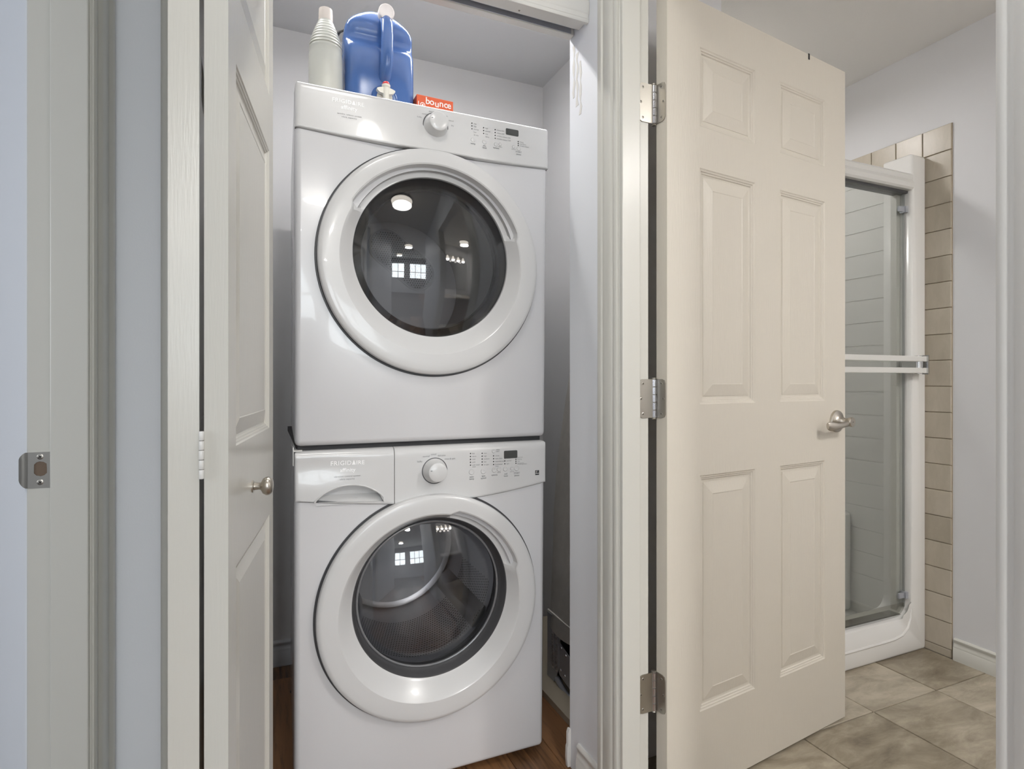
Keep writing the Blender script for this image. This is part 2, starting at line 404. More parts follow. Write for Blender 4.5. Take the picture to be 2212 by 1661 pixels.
# room behind the camera with its two windows
slab('wall_living_left', -2.8, -2.7, -5.1, -1.2, -0.01, CEIL, M['wall'], 'left wall of the room behind the camera')
slab('wall_living_right', 3.0, 3.1, -5.1, -1.2, -0.01, CEIL, M['wall'], 'right wall of the room behind the camera')
slab('wall_living_front', 0.874, 3.1, -1.3, -1.2, -0.01, CEIL, M['wall'], 'wall of the rear room beside the hall mouth')
wins = [(-0.62, 0.95), (0.80, 1.25)]
edges = [-2.7, -0.62-0.475, -0.62+0.475, 0.80-0.625, 0.80+0.625, 3.0]
bm = bmesh.new()
for a, b in ((0, 1), (2, 3), (4, 5)): box(bm, edges[a], edges[b], -5.1, -5.0, -0.01, CEIL)
for a, b in ((1, 2), (3, 4)):
    box(bm, edges[a], edges[b], -5.1, -5.0, -0.01, 1.0); box(bm, edges[a], edges[b], -5.1, -5.0, 2.1, CEIL)
struct('wall_living_back', bm, M['wall'], 'far wall with two windows behind the camera')
for n, (cx, w) in enumerate(wins):
    wo = thing('window_%d' % (n+1), ('narrower' if n == 0 else 'wider') + ' white window with muntin bars mirrored in the machine doors', None, (cx, -5.05, 1.0), kind='structure')
    bm = bmesh.new()
    for x0, x1, z0, z1 in ((-w/2, -w/2+.05, 0, 1.1), (w/2-.05, w/2, 0, 1.1), (-w/2, w/2, 0, .05), (-w/2, w/2, 1.05, 1.1)): box(bm, x0, x1, -.04, .04, z0, z1)
    mesh_obj('window_frame', bm, M['trim_white'], wo)
    for x in ([0] if n == 0 else [-.2, .2]):
        mesh_obj('muntin', bbox_bm(x-.018, x+.018, -.025, .025, .05, 1.05), M['trim_white'], wo)
    mesh_obj('muntin', bbox_bm(-w/2+.05, w/2-.05, -.024, .024, .45, .49), M['trim_white'], wo)
    mesh_obj('pane', bbox_bm(-w/2+.05, w/2-.05, -.004, .004, .05, 1.05), M['wpane'], wo)

# ------------------------------------------------------------------ casings, jambs, baseboards
# profile: w across the board (0 = opening side), d proud of the wall
CAS = [(0, 0), (0, .009), (.003, .011), (.010, .011), (.013, .0085), (.017, .0085), (.021, .0125), (.030, .0135), (.050, .0145), (.0545, .0125), (.058, .0125), (.062, .0165), (.074, .0175), (.079, .016), (.083, .011), (.083, 0)]
def casing(name, length_pts, label, m):
    bm = bmesh.new(); f0, f1, sc_ = length_pts
    prism(bm, [(w*sc_, d) for w, d in CAS], f0, f1)
    return struct(name, bm, m, label, smooth=True)
def jamb_left():
    j = thing('trim_1', 'cream wooden jamb of the left doorway holding the strike plate', None, (-0.31, HJ, 0), kind='structure')
    bm = bbox_bm(-0.3520, -0.2655, HJ, HJ+0.02, 0, 2.06, 0.0015, 1); place(mesh_obj('jamb_board', bm, M['trim'], j), j)
    bm = bbox_bm(-0.3190, -0.2675, HJ-0.011, HJ, 0, 2.05, 0.002, 2); place(mesh_obj('door_stop', bm, M['trim'], j), j)
    # strike plate on the jamb
    pl = bbox_bm(-0.3500, -0.3192, HJ-0.0016, HJ+0.0005, 0.906, 0.964, 0)
    sp = mesh_obj('strike_plate', pl, M['hinge'], j); place(sp, j)
    hole = bmesh.new(); 
    outline = [(-0.3415, 0.923), (-0.3415, 0.950)] + [(-0.3345+0.0125*math.cos(a), 0.9365+0.0125*math.sin(a)+ (0.0 if 0 else 0)) for a in []]
    pts = [(-0.3420, 0.930), (-0.3420, 0.9440), (-0.3390, 0.9475), (-0.3345, 0.9490), (-0.3295, 0.9480), (-0.3255, 0.9450), (-0.3250, 0.9370), (-0.3250, 0.9300), (-0.3285, 0.9262), (-0.3335, 0.9248), (-0.3390, 0.9265)]
    prism(hole, pts, lambda a, b: (a, HJ-0.01, b), lambda a, b: (a, HJ+0.0004, b)); cut(sp, hole)
    cupm = bmesh.new(); prism(cupm, pts, lambda a, b: (a, HJ-0.0004, b), lambda a, b: (a, HJ+0.0003, b))
    place(mesh_obj('latch_pocket', cupm, mat('raw_pine', (110, 94, 80), 0.8), j), j)
    lip = bmesh.new()
    sec = []
    for k in range(7):
        a = k/6*math.radians(62); sec.append((-0.3500-0.0165*math.sin(a), HJ+0.0165*(1-math.cos(a))))
    rows = []
    for t, (x, y) in enumerate(sec):
        hh = 0.029 if t < 2 else 0.029-0.0016*(t-1)**1.25
        rows.append([lip.verts.new((x, y-0.0012, 0.935+s*hh)) for s in (-1, -.5, 0, .5, 1)])
    for a, b in zip(rows, rows[1:]):
        for k in range(4): lip.faces.new((a[k], a[k+1], b[k+1], b[k]))
    bmesh.ops.solidify(lip, geom=lip.faces[:], thickness=0.0012)
    place(mesh_obj('strike_lip', lip, M['hinge'], j, True), j)
    for z in (0.9565, 0.9152):
        s = screw((-0.3338, HJ-0.0016, z), (0, -1, 0), 0.0046, None); place(s, j)
    return j
def screw(loc, d, r, parent, name='screw'):
    bm = bmesh.new(); fr = axis_frame(loc, d)
    lathe(bm, [(r, -0.0004), (r, 0.0002), (r*.8, 0.0007), (r*.2, 0.0008)], fr, 14)
    for a in (0.6, 0.6+PI/2):
        m = fr @ Matrix.Rotation(a, 4, 'Z')
        vs = [bm.verts.new(m @ Vector(p)) for p in ((-r*.55, -r*.13, .00095), (r*.55, -r*.13, .00095), (r*.55, r*.13, .00095), (-r*.55, r*.13, .00095))]
        f = bm.faces.new(vs); f.material_index = 1
    o = mesh_obj(name, bm, [M['hinge'], M['screw_slot']], parent, True)
    return o
jamb_left()
# left door casing on hall wall, near edge at the jamb, board runs deeper (+y)
casing('trim_2', (lambda w, d: (XL-0.0065+d+0.0065, HJ+0.004+w, 0), lambda w, d: (XL+d, HJ+0.004+w, 2.12), 1.45), 'moulded cream casing right of the left doorway', M['trim'])
# right jamb
jr = thing('trim_3', 'cream wooden jamb of the bathroom doorway on its hinge side', None, (0.83, HJ, 0), kind='structure')
place(mesh_obj('jamb_board', bbox_bm(0.7815, 0.8660, HJ, HJ+0.02, 0, 2.06, 0.0015, 1), M['trim'], jr), jr)
place(mesh_obj('door_stop', bbox_bm(0.7830, 0.8345, HJ-0.010, HJ, 0, 2.05, 0.002, 2), M['trim'], jr), jr)
casing('trim_4', (lambda w, d: (XR-d, HJ+0.003+w, 0), lambda w, d: (XR-d, HJ+0.003+w, 2.12), 0.95), 'moulded cream casing left of the bathroom doorway', M['trim'])
# near casing of bathroom doorway (right edge of the picture)
casing('trim_5', (lambda w, d: (XR-d, 0.384-w, 0), lambda w, d: (XR-d, 0.384-w, 2.12), 1.0), 'moulded pale casing at the right edge beside the bathroom doorway', M['trim_white'])
struct('trim_6', bbox_bm(0.785, 0.866, 0.362, 0.384, 0.0, 2.06, 0.002), M['trim'], 'near jamb board of the bathroom doorway')
# near casing + jamb of left doorway (behind the frame edge)
casing('trim_7', (lambda w, d: (XL+d, 0.384-w, 0), lambda w, d: (XL+d, 0.384-w, 2.12), 1.0), 'near casing of the left doorway', M['trim'])
# closet casing: left leg and header
CY = YC0
casing('trim_8', (lambda w, d: (OPL-w, CY-d, 0), lambda w, d: (OPL-w, CY-d, 2.10), 0.66), 'narrow cream casing on the left of the closet opening', M['trim'])
hd = thing('trim_9', 'white moulded header with door track over the closet opening', None, (0.33, CY, 2.02), kind='structure')
bm = bmesh.new(); prism(bm, CAS, lambda w, d: (OPL-0.05, CY-d, 2.022+w), lambda w, d: (XR-0.0005, CY-d, 2.022+w)); place(mesh_obj('header_casing', bm, M['trim_white'], hd, True), hd)
bm = bbox_bm(OPL, XR-0.0005, CY-0.012, 1.352, 2.030, 2.052, 0.002); place(mesh_obj('header_soffit', bm, M['trim_white'], hd), hd)
bm = bbox_bm(OPL, XR-0.0005, 1.378, YC1, 2.030, 2.052, 0.003); place(mesh_obj('header_soffit', bm, M['trim_white'], hd), hd)
bm = bmesh.new()
box(bm, OPL+.01, XR-.012, 1.352, 1.378, 2.046, 2.050); box(bm, OPL+.01, XR-.012, 1.3524, 1.3545, 2.032, 2.048); box(bm, OPL+.01, XR-.012, 1.3755, 1.3776, 2.032, 2.048)
place(mesh_obj('door_track', bm, M['legplate'], hd), hd)
s = screw((0.748, 1.365, 2.0458), (0, 0, -1), 0.004, None); place(s, hd)
s = screw((0.60, 1.340, 2.0298), (0, 0, -1), 0.003, None); place(s, hd)

BASE = [(0, 0), (.011, 0), (.011, .052), (.009, .056), (.0095, .060), (.0075, .066), (.0055, .074), (.0055, .078), (.0085, .084), (.0085, .090), (.004, .096), (0, .096)]
def baseboard(name, f0, f1, label, m=None):
    bm = bmesh.new(); prism(bm, BASE, f0, f1); return struct(name, bm, m or M['trim_white'], label, smooth=True)
baseboard('baseboard_right', lambda d, h: (XR-d, 1.352-0.0*d, h), lambda d, h: (XR-d, HJ+0.083, h), 'white moulded baseboard between closet corner and door casing')
bm = bmesh.new(); prism(bm, [(0, .004), (.010, .004), (.012, .03), (.011, .06), (.0085, .066), (.0085, .098), (.005, .108), (0, .108)], lambda d, h: (XR-d, 1.398, h), lambda d, h: (XR-d, 1.409, h)); struct('baseboard_corner', bm, M['trim_white'], 'cut end of white baseboard at the closet corner', True)
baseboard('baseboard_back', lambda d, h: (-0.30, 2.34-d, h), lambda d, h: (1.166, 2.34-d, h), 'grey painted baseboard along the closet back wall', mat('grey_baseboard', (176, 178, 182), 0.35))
bb2 = [(d*1.15, h*0.86+0.028) for d, h in BASE]
bm = bmesh.new(); prism(bm, bb2, lambda d, h: (2.39-d, 1.316, h), lambda d, h: (2.39-d, -0.9, h)); struct('baseboard_bathroom', bm, M['trim'], 'cream moulded baseboard right of the wall tiles', True)
baseboard('baseboard_left', lambda d, h: (XL+d, -1.2, h), lambda d, h: (XL+d, 0.29, h), 'white baseboard along the left hall wall')

# a peeling strip of old paint and filler on the closet corner
bm = bmesh.new()
for k in range(3):
    x = 0; y0 = 1.385-k*0.018; pts = []
    for i in range(9):
        z = 1.86-k*0.03+i*0.018; pts.append((y0+0.004*math.sin(i*1.7+k), z))
    for i in range(9): pts.append((y0-0.009-0.004*math.sin(i*2.3+k*2), 1.86-k*0.03+(8-i)*0.018))
    prism(bm, pts, lambda a, b: (XR-0.0008, a, b), lambda a, b: (XR+0.0002, a, b))
struct('trim_10', bm, M['trim_white'], 'patch of white filler at the top of the closet corner')

# wall tiles beside the shower, one object per tile, children of the bathroom wall
yE = 1.323; tp = 0.1038
def wall_tile(y0, y1, z0, z1):
    w, h = y1-y0, z1-z0
    bm = bbox_bm(-0.0085, 0.0, -w/2+.0012, w/2-.0012, -h/2+.0012, h/2-.0012, 0.0022, 2)
    o = mesh_obj('tile', bm, M['tile'], bw); o.location = (2.39, (y0+y1)/2, (z0+z1)/2)
zt = 2.056
for i in range(20):
    z1 = zt - i*0.0998
    z0 = z1 - 0.0998
    cols = 9 if i < 2 else 2
    for j in range(cols):
        y0 = yE+j*tp
        wall_tile(y0, min(y0+tp, 2.248), z0, z1)
wall_tile(yE, yE+tp, 0.0285, zt-20*0.0998)
bm = bmesh.new(); box(bm, 2.3862, 2.3905, yE, yE+2*tp, 0.028, zt); box(bm, 2.3862, 2.3905, yE+2*tp, 2.249, zt-.2, zt)
mesh_obj('grout', bm, M['grout'], bw)

# ------------------------------------------------------------------ six panel doors
PROF = [(0, 0), (.003, .0022), (.006, .0026), (.008, .0048), (.011, .0052), (.013, .0078), (.017, .0085), (.020, .0085), (.0205, .0075), (.050, .0022), (.052, .0030)]
def panel_face(bm, W, z0, z1, holes, yf, sgn, pscale=1.0):
    """face of a moulded door in the xz plane at yf with raised panels sunk by PROF (towards sgn*y)"""
    xs = sorted({0, W} | {h[0] for h in holes} | {h[1] for h in holes})
    zs = sorted({z0, z1} | {h[2] for h in holes} | {h[3] for h in holes})
    vc = {}
    def V(x, y, z):
        k = (round(x, 5), round(y, 5), round(z, 5))
        if k not in vc: vc[k] = bm.verts.new((x, y, z))
        return vc[k]
    def inside(x, z): return any(h[0] < x < h[1] and h[2] < z < h[3] for h in holes)
    for a, b in zip(xs, xs[1:]):
        for c, d in zip(zs, zs[1:]):
            if not inside((a+b)/2, (c+d)/2): bm.faces.new((V(a, yf, c), V(b, yf, c), V(b, yf, d), V(a, yf, d)))
    for h in holes:
        prev = None
        for ins, dep in PROF:
            ins *= pscale
            y = yf+sgn*dep
            r = [V(h[0]+ins, y, h[2]+ins), V(h[1]-ins, y, h[2]+ins), V(h[1]-ins, y, h[3]-ins), V(h[0]+ins, y, h[3]-ins)]
            if prev:
                for k in range(4): bm.faces.new((prev[k], prev[(k+1) % 4], r[(k+1) % 4], r[k]))
            prev = r
        bm.faces.new(prev)
    return V
def panel_door(W, T, z0, z1, holes, pscale=1.0):
    bm = bmesh.new()
    panel_face(bm, W, z0, z1, holes, 0.0, 1, pscale)
    panel_face(bm, W, z0, z1, holes, T, -1, pscale)
    bm.verts.ensure_lookup_table()
    def edge_strip(pts):
        vs = [bm.verts.new(p) for p in pts]; bm.faces.new(vs)
    edge_strip([(0, 0, z0), (0, T, z0), (0, T, z1), (0, 0, z1)]); edge_strip([(W, 0, z0), (W, T, z0), (W, T, z1), (W, 0, z1)])
    edge_strip([(0, 0, z0), (W, 0, z0), (W, T, z0), (0, T, z0)]); edge_strip([(0, 0, z1), (W, 0, z1), (W, T, z1), (0, T, z1)])
    bmesh.ops.remove_doubles(bm, verts=bm.verts[:], dist=0.00005)
    return bm
rows = [(0.244, 0.840), (1.020, 1.617), (1.722, 1.922)]
A = (0.8935, 1.1205)
d1 = thing('door_1', 'open cream six panel bathroom door on three steel hinges', 'door', (A[0], A[1], 0), (0, 0, math.radians(7.3)), kind='structure')
holes = [(a, b, c, d) for a, b in ((0.115, 0.332), (0.441, 0.659)) for c, d in rows]
mesh_obj('door_leaf', panel_door(0.766, 0.035, 0.038, 2.037, holes), M['door'], d1)
# lever handle
hx, hz = 0.7165, 0.956
rose = bmesh.new(); lathe(rose, [(.0335, 0), (.0335, .004), (.0325, .007), (.029, .0085), (.020, .011), (.0135, .018), (.0105, .028), (.010, .034)], axis_frame((hx, 0, hz), (0, -1, 0)), 40)
hnd = mesh_obj('door_handle', rose, M['nickel'], d1, True)
lev = bmesh.new()
# lever: hub cylinder towards viewer, blade sweeping towards the hinge side and drooping
lathe(lev, [(.0095, .028), (.0105, .034), (.0130, .040), (.0146, .045), (.0146, .049), (.0135, .0510), (.004, .0514)], axis_frame((hx, 0, hz), (0, -1, 0)), 28)
path = []; rad = []
N_ = 16
secs = []
for i in range(N_+1):
    t = i/N_
    x = hx - 0.004 - 0.094*t; y = -0.040 - 0.004*math.sin(PI*t) + 0.008*t**2; z = hz - 0.003 - 0.008*math.sin(t*PI*0.5) + (0.006*t**3) - 0.004*t
    hgt = 0.0105 - 0.0035*math.sin(PI*min(1, t*1.25)) + 0.003*t; thk = 0.0085*(1-t) + 0.0042*t
    if i == N_: hgt *= 0.75
    secs.append([lev.verts.new((x, y+thk*math.cos(2*PI*k/12), z+hgt*math.sin(2*PI*k/12))) for k in range(12)])
for a, b in zip(secs, secs[1:]):
    for k in range(12): lev.faces.new((a[k], a[(k+1) % 12], b[(k+1) % 12], b[k]))
lev.faces.new(secs[0]); lev.faces.new(secs[-1])
mesh_obj('lever', lev, M['nickel'], hnd, True)
bm = bmesh.new(); lathe(bm, [(.0014, .0512), (.0014, .0518)], axis_frame((hx, 0, hz), (0, -1, 0)), 10); mesh_obj('lock_hole', bm, M['screw_slot'], hnd)
# back rose and lever on the far side of the door
bm = bmesh.new(); lathe(bm, [(.0335, 0), (.0335, .004), (.029, .0085), (.0135, .018), (.010, .045), (.014, .06), (.012, .068)], axis_frame((hx, 0.035, hz), (0, 1, 0)), 28); mesh_obj('door_handle', bm, M['nickel'], d1, True)
bm = bbox_bm(0.7655, 0.7672, 0.006, 0.029, hz-.029, hz+.029); mesh_obj('latch_plate', bm, M['nickel'], d1)
# over-door hook clip
bm = bmesh.new(); box(bm, .574, .5795, -.0016, .0366, 2.037, 2.0386); box(bm, .574, .5795, -.0016, 0, 2.022, 2.037); box(bm, .574, .5795, .035, .0366, 1.98, 2.037); mesh_obj('hook_clip', bm, M['black'], d1)
# hinges: leaves on the door edge and on the jamb, knuckles between
PIV = (0.8815, 1.1555)
ca, sa = math.cos(math.radians(7.3)), math.sin(math.radians(7.3))
def to_local(x, y): return ((x-A[0])*ca+(y-A[1])*sa, -(x-A[0])*sa+(y-A[1])*ca)
pl_ = to_local(*PIV)
def hinge(zc, h=0.095):
    hg = bpy.data.objects.new('hinge', None); COL.objects.link(hg); hg.parent = d1; hg.empty_display_size = .02
    z0, z1 = zc-h/2, zc+h/2
    # door leaf plate lies on the hinge edge (local x = 0 plane), from pivot (v ~ .036) to v = .004
    bm = bmesh.new()
    r = .010
    pts = [(0.036, z0), (0.004+r, z0), (0.004+r*.3, z0+r*.3), (0.004, z0+r), (0.004, z1-r), (0.004+r*.3, z1-r*.3), (0.004+r, z1), (0.036, z1)]
    prism(bm, pts, lambda a, b: (-0.0004, a, b), lambda a, b: (-0.0026, a, b))
    tube(bm, [(-0.0015, .0355, z0), (-0.0015, .0355, z1)], .0012, 4)
    mesh_obj('hinge_leaf', bm, M['hinge'], hg)
    # jamb plate in world coords on plane y = HJ
    bm = bmesh.new()
    xa, xb = 0.8358, PIV[0]-0.004
    pts = [(xb, z0), (xa+r, z0), (xa+r*.3, z0+r*.3), (xa, z0+r), (xa, z1-r), (xa+r*.3, z1-r*.3), (xa+r, z1), (xb, z1)]
    def wl_(x, y, z): u, v = to_local(x, y); return (u, v, z)
    prism(bm, pts, lambda a, b: wl_(a, HJ-0.0002, b), lambda a, b: wl_(a, HJ-0.0024, b))
    mesh_obj('hinge_leaf', bm, M['hinge'], hg)
    n = 5
    for i in range(n):
        a, b = z0+h*i/n+.0006, z0+h*(i+1)/n-.0006
        bm = bmesh.new(); lathe(bm, [(.0052, a), (.0062, a+.0006), (.0062, b-.0006), (.0052, b)], Matrix.Translation((pl_[0], pl_[1], 0)), 16)
        mesh_obj('knuckle', bm, M['chrome'], hg, True)
    bm = bmesh.new(); lathe(bm, [(.0045, z0-.004), (.0058, z0-.002), (.0046, z0), (.0046, z1), (.0064, z1+.0012), (.0064, z1+.0030), (.0045, z1+.0042)], Matrix.Translation((pl_[0], pl_[1], 0)), 16); mesh_obj('hinge_pin', bm, M['hinge'], hg, True)
    for dv, dz in ((0.016, .037), (0.0095, 0), (0.016, -.037)):
        s = screw((-0.0026, dv, zc+dz), (-1, 0, 0), .0034, hg)
    for dx, dz in ((0.8475, .037), (0.8415, 0), (0.8475, -.037)):
        u, v = to_local(dx, HJ-0.0024); s = screw((u, v, zc+dz), (-sa*1, -ca, 0), .0034, hg)
for z in (1.760, 1.036, 0.314): hinge(z)

# bifold closet doors folded open on the left
bf = thing('door_2', 'cream folding closet door stacked open beside the washer', 'door', (-0.048, 0.918, 0), kind='structure')
bh = [(0.055, 0.400, c, d) for c, d in ((0.24, 0.797), (0.980, 1.566), (1.684, 1.90))]
LB = panel_door(0.455, 0.0315, 0.012, 2.022, bh, 0.8)
lb = mesh_obj('folding_leaf', LB, M['bifold'], bf)
# local x runs along leaf; direction in world is 8.2 deg right of +y, front (local -y) faces right
ang = PI/2 - math.radians(8.2)
tilt = math.radians(0.35)
lb.matrix_parent_inverse = Matrix.Identity(4)
lb.rotation_euler = (0, 0, ang); lb.location = (0.0, 0, 0)
LA = panel_door(0.445, 0.0385, 0.012, 2.022, [(0.05, 0.395, c, d) for c, d in ((0.24, 0.797), (0.980, 1.566), (1.684, 1.90))], 0.8)
la = mesh_obj('folding_leaf', LA, M['bifold'], bf)
la.location = (-0.0372, 0.004, 0); la.rotation_euler = (0, 0, PI/2+math.radians(2.0))
kb = bmesh.new(); lathe(kb, [(.0105, 0), (.0105, .0022), (.0068, .0032), (.0062, .012), (.0072, .0145), (.0135, .018), (.0165, .0235), (.0160, .029), (.0115, .0335), (.003, .0350)], axis_frame((0.196, 0, 0.8925), (0, -1, 0)), 32)
mesh_obj('knob', kb, M['nickel'], lb, True)
for zc in (0.975, 1.86, 0.25):
    bm = bmesh.new()
    for i in range(5):
        a = zc-.034+.0136*i; lathe(bm, [(.0031, a), (.0034, a+.0006), (.0034, a+.0122), (.0031, a+.0128)], Matrix.Translation((-0.0340, -0.0020, 0)), 12)
    mesh_obj('hinge', bm, M['trim_white'], bf, True)
bf.rotation_euler = (0, 0, 0)

# ------------------------------------------------------------------ laundry machines
def ring_door(bm, cx, cz, R, yb, yf, lipR, lipdz, gR, gdx, gdz, gy, a0, a1, groove, seg=144):
    """door ring: outer wall, front face, lip, bowl to glass edge; groove between angles a0..a1"""
    prof = [('o', R-.004, yb), ('o', R, yb-.004), ('o', R, yf+.010), ('o', R-.002, yf+.005), ('o', R-.006, yf+.002), ('o', R-.012, yf+.0006), ('m', R-.03, yf), ('m', lipR+.0035, yf+.0001), ('l', lipR, yf+.0022), ('b', .15, .16), ('b', .5, .42), ('b', .85, .88), ('g', 1.0, 1.0), ('g', 1.0, 1.25)]
    rings = []
    for kind, a, b in prof:
        row = []
        for k in range(seg):
            t = 2*PI*k/seg
            w = 0.0
            if a0 is not None:
                dlt = min(max((t-a0)/math.radians(5), 0), max((a1-t)/math.radians(5), 0)); w = max(0, min(1, dlt)); w = w*w*(3-2*w)
            if kind in ('o', 'm'):
                r, y, ox, oz = a, b, 0, 0
                if kind == 'm' and a < lipR+.02: r = a + groove*w; oz = lipdz
            elif kind == 'l':
                r, y, ox, oz = a+groove*w, b, 0, lipdz
            else:
                fr, fy = a, b
                if w > 0 and kind == 'b':
                    fr = a*(1-w)+w*{.15: .06, .5: .16, .85: .62}[a]; fy = b*(1-w)+w*{.15: .55, .5: 1.0, .85: 1.06}[a]
                l = lipR+groove*w
                r = l+(gR-l)*fr; ox = gdx*fr; oz = lipdz+(gdz-lipdz)*fr; y = (yf+.0022)+(gy-yf-.0022)*fy
                if kind == 'g' and b > 1: r = gR-.001
            row.append(bm.verts.new((cx+ox+r*math.cos(t), y, cz+oz+r*math.sin(t))))
        rings.append(row)
    for a, b in zip(rings, rings[1:]):
        for k in range(seg): bm.faces.new((a[k], a[(k+1) % seg], b[(k+1) % seg], b[k]))
    return rings
def dome(bm, cx, cz, r, y0, sag, seg=72, n=14, thick=0.004):
    Rr = (r*r+sag*sag)/(2*sag)
    for off in (0.0, thick):
        prev = None
        for i in range(n+1):
            q = r*i/n
            y = y0 - (math.sqrt(Rr*Rr-q*q)-(Rr-sag)) + off
            row = [bm.verts.new((cx, y, cz))] if i == 0 else [bm.verts.new((cx+q*math.cos(2*PI*k/seg), y, cz+q*math.sin(2*PI*k/seg))) for k in range(seg)]
            if prev is not None:
                for k in range(seg):
                    if len(prev) == 1: bm.faces.new((prev[0], row[k], row[(k+1) % seg]))
                    else: bm.faces.new((prev[k], row[k], row[(k+1) % seg], prev[(k+1) % seg]))
            prev = row
        if off == 0.0: first = prev
    for k in range(seg): bm.faces.new((first[k], first[(k+1) % seg], prev[(k+1) % seg], prev[k]))
def soft_panel(xl, xr, zlo, ztop, yf, yb, rt=0.012, er=0.008, nx=40, topback=0.0, cl=True, cr=True):
    """control panel with a curved lower edge, rounded front edges and rounded top corners.
    xl, xr: x limits; zlo(x): lower edge; yf(x,z): front surface; yb back"""
    bm = bmesh.new()
    us = [0, .002, .006, .012, .02] ; us = us + [0.02+(0.96)*i/nx for i in range(1, nx)] + [1-u for u in reversed(us)]
    ts = [0, .02, .05, .1] + [.1+.7*i/8 for i in range(1, 9)] + [.86, .91, .95, .98, 1.0]
    grid = []
    for t in ts:
        row = []
        for u in us:
            x = xl+(xr-xl)*u; zl = zlo(x); z = zl+(ztop-zl)*t
            if z > ztop-rt:
                q = (z-(ztop-rt))/rt; ins = rt*(1-math.sqrt(max(0, 1-q*q)))
                a = xl+(ins if cl else 0); b = xr-(ins if cr else 0); x = a+(b-a)*u
            dl = (x-xl) if cl else 9; dr = (xr-x) if cr else 9
            e = 0
            for dd, rr in ((dl, er), (dr, er), (ztop-z, er+topback), (z-zl, .0025)):
                if dd < rr: k = 1-dd/rr; e = max(e, rr*(1-math.sqrt(max(0, 1-k*k))))
            row.append(bm.verts.new((x, yf(x, z)+e, z)))
        grid.append(row)
    for a, b in zip(grid, grid[1:]):
        for k in range(len(us)-1): bm.faces.new((a[k], a[k+1], b[k+1], b[k]))
    border = grid[0] + [r[-1] for r in grid[1:]] + grid[-1][-2::-1] + [r[0] for r in grid[-2:0:-1]]
    back = [bm.verts.new((v.co.x, yb, v.co.z)) for v in border]
    n = len(border)
    for k in range(n): bm.faces.new((border[k], border[(k+1) % n], back[(k+1) % n], back[k]))
    bm.faces.new(back)
    return bm
def taper(o, z0, z1, x0a, x1a, x0b, x1b, xa, xb):
    """linear x taper from bottom (x0a..x1a) to top (x0b..x1b) of a body built between xa..xb"""
    for v in o.data.vertices:
        t = min(1, max(0, (v.co.z-z0)/(z1-z0))); a = x0a+(x0b-x0a)*t; b = x1a+(x1b-x1a)*t
        v.co.x = a+(v.co.x-xa)/(xb-xa)*(b-a)
YF = 1.490
def machine(name, label, z0, z1, x0, x1b, x1t, ccx, ccz, gdx, gdz, drumx, drumz, seamz, is_washer):
    root = thing(name, label, name.split('_')[-1], ((x0+x1b)/2, 1.85, z0))
    x1 = x1t
    bm = bbox_bm(x0, x1, YF, 2.20, z0, z1-0.004, 0.014, 4)
    cab = mesh_obj('cabinet', bm, M['white'], None, True)
    taper(cab, z0, z1, x0, x1b, x0, x1t, x0, x1)
    for v in cab.data.vertices:                       # the steel wrapper is a little narrower than the front bezel
        if v.co.x < (x0+x1)/2 and v.co.y > 1.7: v.co.x += .019
    cb = bmesh.new(); lathe(cb, [(.232, 0), (.232, .56)], axis_frame((drumx, YF-.01, drumz), (0, 1, 0)), 96); 
    cut(cab, cb)
    # make room for the panel: shave the cabinet front above the seam
    sb = bmesh.new(); n = 24
    pts = [(x0-.05+(x1-x0+.1)*i/n, seamz(x0-.05+(x1-x0+.1)*i/n)) for i in range(n+1)]
    pts = pts + [(x1+.05, z1+.05), (x0-.05, z1+.05)]
    prism(sb, pts, lambda a, b: (a, YF-.05, b), lambda a, b: (a, YF+.035, b)); cut(cab, sb)
    shade(cab, 35); place(cab, root)
    return root, cab
DX1 = lambda z: 0.7595 if z > 1.4 else 0.752
# ---- dryer
def dz_seam(x): return 1.687 + 0.011*max(0, (0.33-x)/0.26)**1.5 + 0.007*max(0, (x-.53)/.22)**1.5
dry, dcab = machine('front_load_dryer', 'white front loading dryer stacked on the washer', 0.918, 1.811, 0.0672, 0.7515, 0.7590, 0.4166, 1.394, .0045, .019, 0.421, 1.410, dz_seam, False)
dry['category'] = 'dryer'
def dyf(x, z):
    return YF-0.006-0.0155*math.exp(-((x-0.42)/0.20)**2)*max(0, 1-(z-1.687)/0.12)**2
pan = mesh_obj('control_panel', soft_panel(0.0675, 0.7590, lambda x: dz_seam(x)+0.0016, 1.812, dyf, YF+.034, rt=0.014, er=0.009, nx=48), M['white_plastic'], dry, True, 50); place(pan, dry)
bm = bmesh.new(); prism(bm, [(0.0690+(0.688)*i/24, dz_seam(0.069+.688*i/24)-.001) for i in range(25)]+[(0.0690+(0.688)*(24-i)/24, dz_seam(0.069+.688*(24-i)/24)+.004) for i in range(25)], lambda a, b: (a, YF+.006, b), lambda a, b: (a, YF+.033, b)); o = mesh_obj('panel_seam', bm, M['dark_seam'], dry); place(o, dry)
def add_door(root, cx, cz, gdx, gdz, lipdz, a0, a1, groove, tint, sag, glass_in, seg=144):
    bm = bmesh.new(); ring_door(bm, cx, cz, .2985, YF-.001, 1.4655, .2437, lipdz, .2148, gdx, gdz, 1.503, a0, a1, groove, seg)
    dr = mesh_obj('door', bm, M['white_plastic'], root, True, 26); place(dr, root)
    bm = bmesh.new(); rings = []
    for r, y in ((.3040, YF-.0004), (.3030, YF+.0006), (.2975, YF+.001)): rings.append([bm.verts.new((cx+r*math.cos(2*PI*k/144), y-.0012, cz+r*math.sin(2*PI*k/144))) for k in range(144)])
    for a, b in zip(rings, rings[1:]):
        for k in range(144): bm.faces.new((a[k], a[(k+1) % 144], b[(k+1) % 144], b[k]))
    g = mesh_obj('door_gap_shade', bm, M['rubber_and_shade'], root); place(g, root)  # flat dark ring painting the shade in the gap around the door
    return dr
